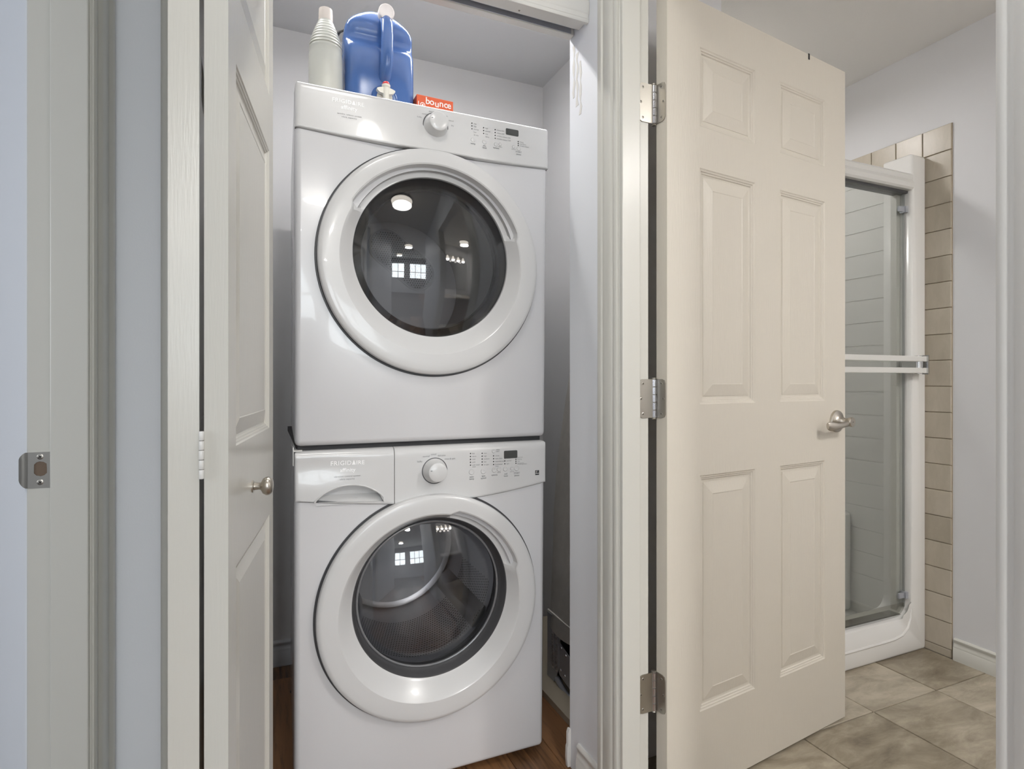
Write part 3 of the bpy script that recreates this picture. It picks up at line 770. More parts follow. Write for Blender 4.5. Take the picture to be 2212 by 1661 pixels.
def sub(o, dr, root):
    o.parent = dr; o.matrix_parent_inverse = (root_matrix(root) @ dr.matrix_parent_inverse.copy() @ Matrix.Identity(4)).inverted() if False else Matrix.Identity(4)
    return o
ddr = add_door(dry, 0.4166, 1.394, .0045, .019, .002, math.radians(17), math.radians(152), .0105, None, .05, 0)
gx, gz = 0.4166+.0045, 1.394+.019
bm = bmesh.new(); dome(bm, gx, gz, .2135, 1.5075, .040); sub(mesh_obj('door_glass', bm, M['dglass'], ddr, True), ddr, dry)
def flat_ring(bm, cx, cz, prof, seg=96, dxz=None):
    rings = []
    for i, (r, y) in enumerate(prof):
        ox, oz = (dxz[i] if dxz else (0, 0))
        rings.append([bm.verts.new((cx+ox+r*math.cos(2*PI*k/seg), y, cz+oz+r*math.sin(2*PI*k/seg))) for k in range(seg)])
    for a, b in zip(rings, rings[1:]):
        for k in range(seg): bm.faces.new((a[k], a[(k+1) % seg], b[(k+1) % seg], b[k]))
bm = bmesh.new(); flat_ring(bm, gx, gz, [(.2145, 1.509), (.2145, 1.516), (.192, 1.530), (.188, 1.545), (.192, 1.56), (.2145, 1.53), (.2145, 1.509)]); sub(mesh_obj('door_seal', bm, M['frit'], ddr, True), ddr, dry)
bm = bmesh.new(); flat_ring(bm, 0.421, 1.410, [(.2315, 1.492), (.2315, 2.04)], 96); o = mesh_obj('drum', bm, M['drum'], dry, True); place(o, dry)
bm = bmesh.new(); lathe(bm, [(.231, 2.030), (.231, 2.045)], Matrix.Translation((0.421, 0, 1.410)) @ Matrix.Rotation(-PI/2, 4, 'X'), 64)
bm.free(); bm = bmesh.new(); lathe(bm, [(.231, 0), (.231, .008)], axis_frame((0.421, 2.028, 1.410), (0, 1, 0)), 64); o = mesh_obj('drum_back', bm, M['drum_back'], dry); place(o, dry)
# perforated pill-shaped grille on the drum back wall
import itertools
c1, c2, rp = Vector((0.394, 1.553)), Vector((0.505, 1.468)), .060
def pill(r, n=20):
    d = (c2-c1).normalized(); a = math.atan2(d.y, d.x); p = []
    for i in range(n+1): t = a+PI/2+PI*i/n; p.append((c1.x+r*math.cos(t), c1.y+r*math.sin(t)))
    for i in range(n+1): t = a-PI/2+PI*i/n; p.append((c2.x+r*math.cos(t), c2.y+r*math.sin(t)))
    return p
bm = bmesh.new(); prism(bm, pill(rp), lambda a, b: (a, 2.0275, b), lambda a, b: (a, 2.021, b)); gr = mesh_obj('drum_grille', bm, M['drum'], dry); place(gr, dry)
bm = bmesh.new(); pp = pill(rp+.002)
tube(bm, [(a, 2.023, b) for a, b in pp+pp[:1]], .003, 6, cap=False); sub(mesh_obj('grille_rim', bm, M['drum_back'], gr, True), gr, dry)
bm = bmesh.new()
d = (c2-c1); L2 = d.length_squared
for i, j in itertools.product(range(-30, 30), repeat=2):
    p = Vector((0.449+i*.0085+(j % 2)*.00425, 1.511+j*.0074))
    t = max(0, min(1, (p-c1).dot(d)/L2))
    if (p-(c1+d*t)).length < rp-.006:
        bm.faces.new([bm.verts.new((p.x+.0026*math.cos(k*PI/3), 2.0206, p.y+.0026*math.sin(k*PI/3))) for k in range(6)])
o = mesh_obj('perforations', bm, M['hole'], gr); o['kind'] = 'stuff'
# ---- washer
def wz_seam(x): return 0.756 + 0.0275*max(0, (0.335-x)/0.27)**1.2 + 0.029*max(0, (x-.52)/.23)**1.45
was, wcab = machine('front_load_washer', 'white front loading washing machine standing on the closet floor', 0.018, 0.906, 0.0660, 0.7445, 0.7510, 0.4133, 0.481, .0055, .016, 0.419, 0.490, wz_seam, True)
was['category'] = 'washing machine'
VS = 0.3095
cpan = mesh_obj('control_panel', soft_panel(VS+.0008, 0.7505, lambda x: wz_seam(x)+0.0014, 0.906, lambda x, z: YF-.006, YF+.034, rt=0.010, er=0.007, nx=30, topback=.012, cl=False), M['white_plastic'], was, True, 50); place(cpan, was)
def wyf(x, z):
    return YF-.006+0.007*math.exp(-((x-0.120)/0.085)**2-((z-0.868)/0.036)**2)
drw = mesh_obj('detergent_drawer', soft_panel(0.0665, VS-.0008, lambda x: wz_seam(x)+0.0014, 0.906, wyf, YF+.034, rt=0.010, er=0.007, nx=40, topback=.012, cr=False), M['white_plastic'], None, True, 50)
# finger recess in the drawer
arch = [(0.113, .7765), (0.281, .7665)] 
zt_ = lambda x: 0.772+0.0425*max(0, 1-((x-0.197)/0.087)**2)**0.75
pts = [(0.1145, 0.7785), (0.281, 0.7685)] + [(0.281-0.1665*i/20, zt_(0.281-0.1665*i/20)+.001) for i in range(1, 20)]
cb = bmesh.new(); prism(cb, pts, lambda a, b: (a, YF-.05, b), lambda a, b: (a, YF+.027, b)); cut(drw, cb); shade(drw, 45); place(drw, was)
# sloping floor of the recess
bm = bmesh.new()
prism(bm, [(YF-.003, .7700), (YF+.0268, .7700), (YF+.0268, .7905), (YF+.012, .781)], lambda a, b: (0.1165, a, b), lambda a, b: (0.2795, a, b)); 
for v in bm.verts:
    if v.co.x > .2: v.co.z -= .004
    if v.co.z > .778: v.co.x += (.006 if v.co.x < .2 else -.006)
sub(mesh_obj('finger_ledge', bm, M['white_plastic'], drw, True), drw, was)
# raised lip around the recess
bm = bmesh.new(); lp = [(a, wyf(a, b)-.0003, b) for a, b in [(0.1125, 0.7772)]+[(0.1145+0.1665*i/24, zt_(0.1145+0.1665*i/24)+.0025) for i in range(25)]+[(0.2825, .7672)]]
tube(bm, lp, .0022, 6); sub(mesh_obj('recess_lip', bm, M['white_plastic'], drw, True), drw, was)
bm = bmesh.new(); prism(bm, [(0.068+(0.680)*i/24, wz_seam(0.068+.680*i/24)-.001) for i in range(25)]+[(0.068+(0.680)*(24-i)/24, wz_seam(0.068+.680*(24-i)/24)+.004) for i in range(25)], lambda a, b: (a, YF+.006, b), lambda a, b: (a, YF+.033, b)); o = mesh_obj('panel_seam', bm, M['rubber_and_shade'], was); place(o, was)
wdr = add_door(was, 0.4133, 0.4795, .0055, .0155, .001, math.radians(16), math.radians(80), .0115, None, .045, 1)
wgx, wgz = 0.4133+.0055, 0.4795+.0155
bm = bmesh.new(); flat_ring(bm, wgx, wgz, [(.2150, 1.5035), (.2130, 1.5025), (.2110, 1.5050), (.2075, 1.5230), (.2010, 1.5340), (.1980, 1.5370), (.1985, 1.56)], 96); sub(mesh_obj('door_seal', bm, M['rubber_and_shade'], wdr, True), wdr, was)
bm = bmesh.new(); flat_ring(bm, wgx, wgz, [(.2005, 1.5340), (.2000, 1.5325), (.1975, 1.5315), (.1950, 1.5325), (.1955, 1.539)], 96); sub(mesh_obj('glass_rim', bm, M['wglass_rim'], wdr, True), wdr, was)
bm = bmesh.new(); dome(bm, wgx, wgz, .1965, 1.538, .040); sub(mesh_obj('door_glass', bm, M['wglass'], wdr, True), wdr, was)
bm = bmesh.new(); flat_ring(bm, 0.419, 0.490, [(.2315, 1.492), (.2315, 1.60), (.214, 1.605), (.214, 2.03), (.19, 2.045), (.001, 2.045)], 96); o = mesh_obj('drum', bm, M['steel'], was, True); place(o, was)
# drum perforations and lifter vanes
bm = bmesh.new(); nn = 0
for r_ in range(20):
    for k in range(78):
        a = PI*1.03+PI*0.94*(k+(r_ % 2)*.5)/78; y = 1.64+.013*r_; rr = .2132; s = .0030
        c = Vector((0.419+rr*math.cos(a), y, 0.490+rr*math.sin(a))); t = Vector((-math.sin(a), 0, math.cos(a)))
        bm.faces.new([bm.verts.new(c+t*s*math.cos(q*PI/2)+Vector((0, s*math.sin(q*PI/2), 0))) for q in range(4)])
o = mesh_obj('perforations', bm, M['hole'], was); o['kind'] = 'stuff'; place(o, was)
for a in (math.radians(205), math.radians(325), math.radians(85)):
    bm = bmesh.new()
    rows = []
    for i in range(9):
        t = i/8; y = 1.62+.38*t; hgt = .05*math.sin(PI*(.12+.8*t))
        row = []
        for j in range(7):
            w = (j-3)/3; aa = a+w*.17; r = .213-hgt*math.cos(w*PI/2)**1.2
            row.append(bm.verts.new((0.419+r*math.cos(aa), y, 0.490+r*math.sin(aa))))
        rows.append(row)
    for p, q in zip(rows, rows[1:]):
        for k in range(6): bm.faces.new((p[k], p[k+1], q[k+1], q[k]))
    o = mesh_obj('drum_vane', bm, M['steel'], was, True); place(o, was)
# ---- knobs, displays, buttons, printing
YP = YF-.0062
def knob(root, x, z, y):
    bm = bmesh.new(); lathe(bm, [(.0325, 0), (.0325, .002), (.0310, .004), (.0260, .030), (.0248, .033), (.0225, .0345), (.005, .0348)], axis_frame((x, y, z), (0, -1, 0)), 48)
    k = mesh_obj('dial', bm, M['white_plastic'], root, True, 35); place(k, root)
    bm = bmesh.new(); flat_ring(bm, x, z, [(.0350, y-.0003), (.0335, y-.0006), (.0322, y+.0005)], 48); o = mesh_obj('dial_rim', bm, M['rubber_and_shade'], k); 
    bm = bmesh.new(); box(bm, x-.0206, x-.0160, y-.0352, y-.0330, z+.004, z+.0062); mesh_obj('dial_pointer', bm, M['print'], k)
    return k
knob(dry, 0.4190, 1.7595, dyf(.419, 1.76)); knob(was, 0.4172, 0.8392, YF-.006)
def display(root, x0, x1, z0, z1, y):
    bm = bmesh.new(); r = .003; cz = []
    pts = []
    for cx_, cz_, s in ((x1-r, z1-r, 0), (x0+r, z1-r, 1), (x0+r, z0+r, 2), (x1-r, z0+r, 3)):
        for k in range(5): a = s*PI/2+k*PI/8; pts.append((cx_+r*math.cos(a), cz_+r*math.sin(a)))
    prism(bm, pts, lambda a, b: (a, y+.001, b), lambda a, b: (a, y-.0008, b)); o = mesh_obj('display', bm, M['display'], root); place(o, root)
display(dry, .6230, .6620, 1.7725, 1.7905, dyf(.64, 1.78)); display(was, .6175, .6585, .8605, .8825, YF-.006)
def button(root, x, z, r, y):
    bm = bmesh.new(); lathe(bm, [(r, -.001), (r, .0006), (r*.86, .0014), (r*.4, .0010), (.0005, .0008)], axis_frame((x, y, z), (0, -1, 0)), 24)
    o = mesh_obj('button', bm, M['white_plastic'], root, True); place(o, root)
    bm = bmesh.new(); flat_ring(bm, x, z, [(r+.0004, y-.0003), (r-.0003, y-.0008)], 24); mesh_obj('button_gap', bm, M['gap'], o)
def dots(root, pts, y):
    bm = bmesh.new()
    for x, z in pts: lathe(bm, [(.0017, -.0002), (.0017, .0005)], axis_frame((x, y, z), (0, -1, 0)), 10)
    o = mesh_obj('indicator_dots', bm, M['dot'], root); place(o, root); o['kind'] = 'stuff'
# dryer panel positions
S1 = .0052
dcols = [(.5220, [(1.7860, 'max'), (1.7785, 'high'), (1.7705, 'normal'), (1.7625, 'low'), (1.7545, 'air dry')]),
         (.5560, [(1.7795, 'high'), (1.7715, 'normal'), (1.7635, 'low'), (1.7555, 'damp')]),
         (.5905, [(1.7800, 'chime ON'), (1.7720, 'chime OFF'), (1.7640, 'wrinkle release ON'), (1.7560, 'wrinkle release OFF')]),
         (.6610, [(1.7585, 'drying'), (1.7530, 'cool down'), (1.7475, 'wrinkle release')])]
lines = []; dp = []
for x, ls in dcols:
    sm = .0046 if x > .65 else S1
    for z, t in ls: dp.append((x, z)); lines.append((t, sm, x+.0048, z-sm*.33))
lines += [('temp', .0068, .5235, 1.7265, dict(align='CENTER', bold=True)), ('dry', .0068, .5575, 1.7265, dict(align='CENTER', bold=True)), ('level', .0068, .5575, 1.7205, dict(align='CENTER', bold=True)),
          ('options', .0062, .5925, 1.7265, dict(align='CENTER', bold=True)), ('select', .0050, .6050, 1.7325, dict(align='CENTER')), ('cancel', .0052, .6460, 1.7325, dict(align='CENTER')), ('START', .0066, .6620, 1.7265, dict(align='CENTER', bold=True)), ('pause', .0066, .6620, 1.7200, dict(align='CENTER', bold=True))]
yl = lambda x, z: dyf(x, z)-.0006
text_obj('printed_labels', lines, yl, M['print'], dry); dots(dry, dp, dyf(.6, 1.77)-.0003)
text_obj('printed_labels', [('bulky', .0058, .3815, 1.7745, dict(align='RIGHT')), ('normal', .0058, .3985, 1.7850, dict(align='RIGHT')), ('casual', .0058, .4010, 1.7950), ('delicates', .0058, .4330, 1.7905), ('timed', .0058, .4560, 1.7800), ('dry', .0058, .4620, 1.7670)], yl, M['print'], dry)
for x, z, r in ((.5235, 1.7385, .0060), (.5575, 1.7390, .0060), (.5925, 1.7385, .0056), (.6050, 1.7410, .0042), (.6460, 1.7410, .0042), (.6620, 1.7385, .0060)): button(dry, x, z, r, dyf(x, z))
text_obj('brand_lettering', [('FRIGID', .0135, .1535, 1.7755, dict(bold=True, spacing=1.10, width=.0468)), ('\u0394IRE', .0135, .2020, 1.7755, dict(bold=True, spacing=1.10, width=.0300))], yl, M['silver'], dry)
text_obj('model_lettering', [('affinity', .0135, .1752, 1.7608, dict(bold=True, spacing=1.05, width=.0400))], yl, M['silver'], dry)
text_obj('printed_labels', [('wrinkle release system', .0058, .1960, 1.7462, dict(align='CENTER', spacing=1.15, width=.0590)), ('ultra capacity', .0058, .1955, 1.7395, dict(align='CENTER', spacing=1.15, width=.0370))], yl, M['print'], dry)
# washer panel positions
yw = YF-.0066
wcols = [(.5180, [(.8800, 'hot'), (.8720, 'warm'), (.8640, 'cool'), (.8560, 'cold'), (.8480, 'cold water')]),
         (.5520, [(.8790, 'max'), (.8710, 'high'), (.8630, 'medium'), (.8550, 'low'), (.8470, 'no spin')]),
         (.5860, [(.8700, 'chime'), (.8620, 'stain clean'), (.8540, 'extended spin'), (.8460, 'freshwater')]),
         (.6200, [(.8615, 'heavy'), (.8540, 'normal'), (.8460, 'light')]),
         (.6540, [(.8620, 'door lock'), (.8565, 'washing'), (.8510, 'wait'), (.8455, 'touch pause')])]
lines = []; wp = []
for x, ls in wcols:
    sm = .0042 if x > .65 else .0052
    for z, t in ls: wp.append((x, z)); lines.append((t, sm, x+.0048, z-sm*.33))
lines += [('clean', .0052, .5228, .8415), ('rinse', .0052, .5908, .8395), ('to add a garment', .0042, .6588, .8410), ('delay', .0050, .5940, .8855), ('start', .0050, .5940, .8805),
          ('auto', .0068, .5215, .8140, dict(align='CENTER', bold=True)), ('temp', .0068, .5215, .8080, dict(align='CENTER', bold=True)), ('spin', .0068, .5560, .8140, dict(align='CENTER', bold=True)), ('speed', .0068, .5560, .8080, dict(align='CENTER', bold=True)),
          ('options', .0062, .5885, .8150, dict(align='CENTER', bold=True)), ('select', .0048, .6025, .8215, dict(align='CENTER')), ('soil', .0066, .6230, .8155, dict(align='CENTER', bold=True)), ('level', .0066, .6230, .8095, dict(align='CENTER', bold=True)),
          ('cancel', .0050, .6420, .8215, dict(align='CENTER')), ('START', .0066, .6570, .8155, dict(align='CENTER', bold=True)), ('pause', .0066, .6570, .8090, dict(align='CENTER', bold=True))]
text_obj('printed_labels', lines, yw, M['print'], was); dots(was, wp, YF-.0063)
text_obj('printed_labels', [('bulky', .0064, .3835, .8640, dict(align='RIGHT')), ('normal', .0064, .4030, .8770, dict(align='RIGHT')), ('casual', .0064, .4140, .8815, dict(align='CENTER')), ('delicates', .0064, .4250, .8770), ('rinse & spin', .0064, .4440, .8670)], yw, M['print'], was)
for x, z, r in ((.5210, .8290, .0074), (.5555, .8290, .0070), (.5880, .8305, .0068), (.6025, .8315, .0060), (.6215, .8310, .0060), (.6420, .8315, .0050), (.6560, .8310, .0068), (.5860, .8835, .0052)): button(was, x, z, r, YF-.006)
yw2 = lambda x, z: wyf(x, z)-.0006
text_obj('brand_lettering', [('FRIGID', .0145, .1505, .8675, dict(bold=True, spacing=1.10, width=.0500)), ('\u0394IRE', .0145, .2022, .8675, dict(bold=True, spacing=1.10, width=.0310))], yw2, M['silver'], was)
text_obj('model_lettering', [('affinity', .0135, .1735, .8505, dict(bold=True, spacing=1.05, width=.0375))], yw2, M['silver'], was)
text_obj('printed_labels', [('vibration control system', .0060, .1910, .8375, dict(align='CENTER', spacing=1.12, width=.0640)), ('ultra capacity', .0060, .1910, .8305, dict(align='CENTER', spacing=1.12, width=.0360))], yw2, M['print'], was)
# energy label mark at the right end of the washer panel
bm = bmesh.new(); ex, ez = .7150, .8080
box(bm, ex, ex+.0120, YF-.0068, YF-.0060, ez+.0040, ez+.0135, 0); box(bm, ex, ex+.0120, YF-.0068, YF-.0060, ez, ez+.0030, 0)
lathe(bm, [(.0030, 0), (.0030, .0002)], axis_frame((ex+.0050, YF-.0069, ez+.0090), (0, -1, 0)), 14, 1)
lathe(bm, [(.0024, 0), (.0024, .0002)], axis_frame((ex+.0056, YF-.0071, ez+.0086), (0, -1, 0)), 14, 0)
box(bm, ex+.001, ex+.011, YF-.0071, YF-.0069, ez+.0048, ez+.0056, 1)
o = mesh_obj('energy_label', bm, [M['dot'], M['paper']], was); place(o, was)
for x in (.10, .70):
    for y in (1.56, 2.12):
        bm = bmesh.new(); lathe(bm, [(.018, 0), (.02, .004), (.012, .008), (.012, .03)], Matrix.Translation((x, y, 0)), 16); o = mesh_obj('foot', bm, M['black'], was, True); place(o, was)
# stacking bracket between the machines
bm = bmesh.new(); box(bm, .0635, .0658, 1.50, 1.53, .870, .916); box(bm, .0635, .085, 1.494, 1.53, .9055, .9085)
o = mesh_obj('stacking_bracket', bm, M['trim_white'], was); place(o, was)
bm = bmesh.new(); box(bm, .075, .742, 1.51, 2.18, .9022, .9178); o = mesh_obj('stacking_pad', bm, M['dark_seam'], was); place(o, was)

# ------------------------------------------------------------------ things on the dryer
ZT = 1.8075
def sup_section(cx, cy, hx, hy, z, n=40, p=4.0, front=0.0):
    out = []
    for k in range(n):
        a = 2*PI*k/n; c, s = math.cos(a), math.sin(a)
        x = hx*math.copysign(abs(c)**(2/p), c); y = hy*math.copysign(abs(s)**(2/p), s)
        if y < 0: y += front*max(0, min(1, (-y/hy)))
        out.append((cx+x, cy+y, z))
    return out
def loft(bm, secs, mi=0):
    rs = [[bm.verts.new(p) for p in s] for s in secs]; n = len(rs[0])
    for a, b in zip(rs, rs[1:]):
        for k in range(n): f = bm.faces.new((a[k], a[(k+1) % n], b[(k+1) % n], b[k])); f.material_index = mi
    bm.faces.new(rs[0][::-1]); bm.faces.new(rs[-1])
# blue jug
jx, jy = 0.2945, 1.640
jug = thing('detergent_jug', 'large blue detergent jug with white cap and spigot on the dryer', 'jug', (jx, jy, ZT))
bm = bmesh.new()
secs = []
prof = [(1.8085, .090, .056, 0), (1.811, .094, .060, 0), (1.84, .0955, .062, 0), (1.90, .0960, .062, 0), (1.955, .0958, .062, 0), (1.985, .0955, .061, 0.001), (1.996, .0952, .060, .006), (2.006, .0950, .060, .015), (2.014, .0950, .059, .021), (2.024, .0949, .059, .023), (2.034, .0947, .059, .020), (2.044, .0940, .058, .013), (2.056, .0925, .056, .010), (2.066, .0880, .053, .008), (2.078, .0790, .048, .008), (2.090, .0650, .042, .008), (2.100, .0480, .035, .006), (2.108, .0300, .027, .003), (2.112, .0150, .018, 0)]
for z, hx_, hy_, fr in prof: secs.append(sup_section(jx, jy, hx_, hy_, z, 48, 4.5, fr))
loft(bm, secs); o = mesh_obj('jug_body', bm, M['blue'], jug, True, 60); place(o, jug)
bm = bmesh.new()
hp = [(jx+.012, jy-.034, 2.086), (jx+.012, jy-.058, 2.070), (jx+.012, jy-.074, 2.048), (jx+.0115, jy-.080, 2.015), (jx+.011, jy-.080, 1.975), (jx+.010, jy-.077, 1.940), (jx+.009, jy-.068, 1.920), (jx+.009, jy-.054, 1.910)]
tube(bm, hp, [.016, .0165, .0165, .0165, .0165, .0165, .0170, .018], 18); o = mesh_obj('jug_handle', bm, M['blue'], jug, True, 60); place(o, jug)
bm = bmesh.new(); tube(bm, [(p[0], p[1]-.0132, p[2]) for p in hp[2:6]], .0012, 6); o = mesh_obj('mould_seam', bm, mat('pale_blue_plastic', (120, 160, 205), .3), jug, True); place(o, jug)
bm = bmesh.new(); lathe(bm, [(.0195, -.004), (.0215, 0), (.0215, .020), (.0205, .0225), (.018, .0235), (.017, .0228), (.001, .0226)], axis_frame((jx+.0115, jy-.052, 2.088), (-.02, -.97, -.10)), 40); o = mesh_obj('cap', bm, M['cap'], jug, True, 35); place(o, jug)
bm = bmesh.new(); lathe(bm, [(.015, -.03), (.015, 0)], axis_frame((jx+.0115, jy-.052, 2.088), (-.02, -.97, -.10)), 24); o = mesh_obj('neck', bm, M['blue'], jug, True); place(o, jug)
# spigot boss (round recess ring) and tap
sx, sz, sy = jx+.0065, 1.852, jy-.062
bm = bmesh.new(); lathe(bm, [(.036, 0), (.036, .0015), (.034, .003), (.032, .0015), (.030, .0012), (.001, .0012)], axis_frame((sx, sy, sz), (0, -1, 0)), 40); o = mesh_obj('tap_boss', bm, M['blue'], jug, True, 30); place(o, jug)
bm = bmesh.new()
lathe(bm, [(.021, 0), (.021, .008), (.018, .010), (.012, .010)], axis_frame((sx, sy, sz+.002), (0, -1, 0)), 28)
lathe(bm, [(.0085, 0), (.0085, .026), (.0075, .028)], axis_frame((sx, sy, sz+.006), (0, -1, 0)), 20)
lathe(bm, [(.0080, -.016), (.0085, -.015), (.0085, .020), (.0110, .022), (.0115, .027), (.0090, .0285)], Matrix.Translation((sx, sy-.026, sz-.002)), 24)
# finger wings
pts = [(-.024, .016), (-.024, .012), (-.018, .006), (-.009, .004), (.009, .004), (.018, .006), (.024, .012), (.024, .016), (.018, .0185), (.009, .021), (-.009, .021), (-.018, .0185)]
prism(bm, pts, lambda a, b: (sx+a, sy-.012, sz+b), lambda a, b: (sx+a, sy-.030, sz+b-.003))
o = mesh_obj('spigot', bm, M['spigot'], jug, True, 35); place(o, jug)
bm = bmesh.new(); lathe(bm, [(.0098, .0275), (.0098, .031), (.0075, .0350), (.003, .0365)], Matrix.Translation((sx, sy-.026, sz-.002)), 24); o = mesh_obj('tap_button', bm, M['red'], jug, True); place(o, jug)
# bleach-type bottle, uncapped
bx_, by_ = 0.1500, 1.600
bot = thing('plastic_bottle', 'cloudy white uncapped plastic bottle on the left end of the dryer', 'bottle', (bx_, by_, ZT))
bm = bmesh.new()
pr = [(.038, .0005), (.0425, .005), (.0435, .02), (.0435, .115), (.0430, .135), (.0415, .150)]
k = 0
for i in range(9):
    t = i/8; r0 = .0415-.0215*t**1.5; h0 = .152+.070*t; pr += [(r0+.0016, h0), (r0+.0010, h0+.0025), (r0-.0020, h0+.0055), (r0-.0022, h0+.0070)]
pr += [(.0185, .228), (.0175, .232)]
fr = Matrix.Translation((bx_, by_, ZT))
lathe(bm, pr, fr, 44); o = mesh_obj('bottle_body', bm, M['bottle'], bot, True, 60); place(o, bot)
bm = bmesh.new(); lathe(bm, [(.0180, .231), (.0185, .234), (.0178, .244), (.0182, .247), (.0172, .262), (.0150, .262), (.0150, .236)], fr, 32, cap1=True); o = mesh_obj('bottle_neck', bm, M['bottle_neck'], bot, True, 40); place(o, bot)
# dryer sheet box
bxo = thing('dryer_sheet_box', 'small orange carton with white wavy lettering beside the blue jug', 'box', (0.445, 1.60, ZT), (0, 0, math.radians(2)))
bm = bbox_bm(-.0540, .0540, -.0200, .0240, .0005, .0770, .0012, 2); mesh_obj('carton', bm, M['orange'], bxo)
def local_text(name, lines, y, m, parent, **k):
    bm = bmesh.new()
    for s, size, x, z in lines: text_into(bm, s, size, x, z, y, **k)
    me = bpy.data.meshes.new(name); bm.to_mesh(me); bm.free(); me.materials.append(m)
    o = bpy.data.objects.new(name, me); COL.objects.link(o); o.parent = parent; return o
local_text('carton_lettering', [('bo', .0270, -.0290, .0545), ('u', .0270, -.0020, .0515), ('n', .0270, .0115, .0545), ('ce', .0270, .0250, .0545)], -.0206, M['paper'], bxo, bold=True, spacing=.86)
bm = bmesh.new(); box(bm, .012, .051, -.0204, -.0199, .0255, .0365); mesh_obj('carton_label', bm, M['paper'], bxo)
local_text('carton_lettering', [('120 sheets', .0062, .016, .0295)], -.0207, M['print'], bxo)
bm = bmesh.new(); flat_ring(bm, -.037, .0490, [(.0075, -.0203), (.0055, -.0203)], 24); lathe(bm, [(.003, 0), (.003, .0004)], axis_frame((-.037, -.0201, .049), (0, -1, 0)), 12); box(bm, -.050, -.048, -.0204, -.0199, .03, .058); mesh_obj('carton_print', bm, M['paper'], bxo)
# cord and card box behind the jug
bm = bmesh.new(); pts = []
for i in range(24):
    t = i/23; a = PI*(1-t)
    pts.append((.2330+.042*math.cos(a)+(0.0), 1.725+.002*math.sin(i), 2.068+.040*math.sin(a)-.02*0))
pts = [(pts[0][0]-.004, 1.725, 1.83), (pts[0][0]-.002, 1.725, 2.02)] + pts + [(pts[-1][0], 1.725, 1.9), (pts[-1][0]+.01, 1.725, 1.83)]
pts = [(p[0], p[1], p[2]) for p in pts]
tube(bm, pts, .0042, 8); o = mesh_obj('cord', bm, M['cord'], None, True); tag(o, 'black braided cord looping up behind the blue jug', 'cord')
o2 = mesh_obj('card_box', bbox_bm(.205, .245, 1.745, 1.80, ZT+.0005, 2.030, .002), M['beige'], None); tag(o2, 'narrow beige box behind the jug and bottle', 'box')

# ------------------------------------------------------------------ ironing board in the closet
ib = thing('ironing_board', 'grey covered ironing board standing folded beside the washer', 'ironing board', (0.945, 1.64, 0))
XB = lambda z: .905+.11*z
YM = 1.675
def yfar(z):
    pts = [(.20, 1.829), (.2208, 1.8305), (.44, 1.8628), (.604, 1.883), (.79, 1.8855), (.98, 1.877), (1.169, 1.8625), (1.307, 1.8500), (1.38, 1.825), (1.42, 1.785), (1.445, 1.73), (1.452, 1.68)]
    for (a, b), (c, d) in zip(pts, pts[1:]):
        if a <= z <= c: return b+(d-b)*(z-a)/(c-a)
    return 1.68
zs = [.205, .215, .23, .25, .30, .40, .50, .60, .70, .80, .90, 1.0, 1.08, 1.15, 1.21, 1.27, 1.32, 1.36, 1.40, 1.425, 1.44, 1.45]
bm = bmesh.new(); rows = []
for z in zs:
    f = yfar(z); n = 2*YM-f; w = f-n; row = []
    for j in range(13):
        t = j/12; y = n+w*t
        zz = z + (0.0 if z > .21 else .006*math.sin(t*7))
        x = XB(z)+.003*math.sin(z*9+t*4)+.012*(abs(2*t-1)**6)
        row.append(bm.verts.new((x, y, zz)))
    rows.append(row)
for a, b in zip(rows, rows[1:]):
    for k in range(12): bm.faces.new((a[k], a[k+1], b[k+1], b[k]))
ext = bmesh.ops.solidify(bm, geom=bm.faces[:], thickness=-.022)
o = mesh_obj('cover', bm, M['fabric'], ib, True, 70); place(o, ib)
bm = bmesh.new()
tube(bm, [(.9315, 1.53, .262), (.9315, YM, .258), (.9315, 1.826, .262)], .0028, 8); o = mesh_obj('cover_hem', bm, M['fabric'], ib, True); place(o, ib)
# dark underside and folded steel legs
def plateX(bm, pts, x, t=.003): prism(bm, pts, lambda a, b: (x, a, b), lambda a, b: (x+t, a, b))
bm = bmesh.new()
plateX(bm, [(1.838, .25), (1.838, .02), (1.795, .012), (1.765, .060), (1.752, .085), (1.752, .175), (1.742, .185), (1.735, .215), (1.735, .25)], .934)
o = mesh_obj('leg_bracket', bm, M['legplate'], ib); place(o, ib)
bm = bmesh.new()
plateX(bm, [(1.751, .182), (1.746, .172), (1.668, .150), (1.660, .143), (1.664, .052), (1.672, .046), (1.748, .062), (1.755, .07)], .936)
pl = mesh_obj('leg_plate', bm, M['legplate'], ib); place(pl, ib)
for y, z in ((1.738, .160), (1.705, .148), (1.742, .082), (1.712, .076)):
    bm = bmesh.new(); lathe(bm, [(.006, 0), (.005, .002), (.002, .003)], axis_frame((.936, y, z), (-1, 0, 0)), 12); mesh_obj('rivet', bm, M['chrome'], pl, True)
for y in (1.768, 1.795):
    bm = bmesh.new()
    for i in range(14): 
        z = .075+i*.0085; tube(bm, [(.9325, y-.004, z), (.9325, y+.004, z+.003)], .0022, 6)
    box(bm, .9338, .9345, y-.007, y+.007, .066, .198)
    o = mesh_obj('adjusting_rack', bm, M['steel'], ib, True); place(o, ib)
bm = bmesh.new(); tube(bm, [(.942, 1.78, .035), (.942, 1.72, .013), (.942, 1.62, .011), (.942, 1.48, .011)], .0105, 10); o = mesh_obj('leg_tube', bm, M['legplate'], ib, True); place(o, ib)
bm = bmesh.new(); tube(bm, [(.972, 1.80, .012), (.972, 1.80, .34), (.972, 1.50, .34), (.972, 1.50, .012)], .009, 8); o = mesh_obj('leg_frame', bm, M['leg'], ib, True); place(o, ib)
bm = bbox_bm(.9600, .9640, 1.50, 1.84, .03, .40); o = mesh_obj('board_underside', bm, M['black'], ib); place(o, ib)
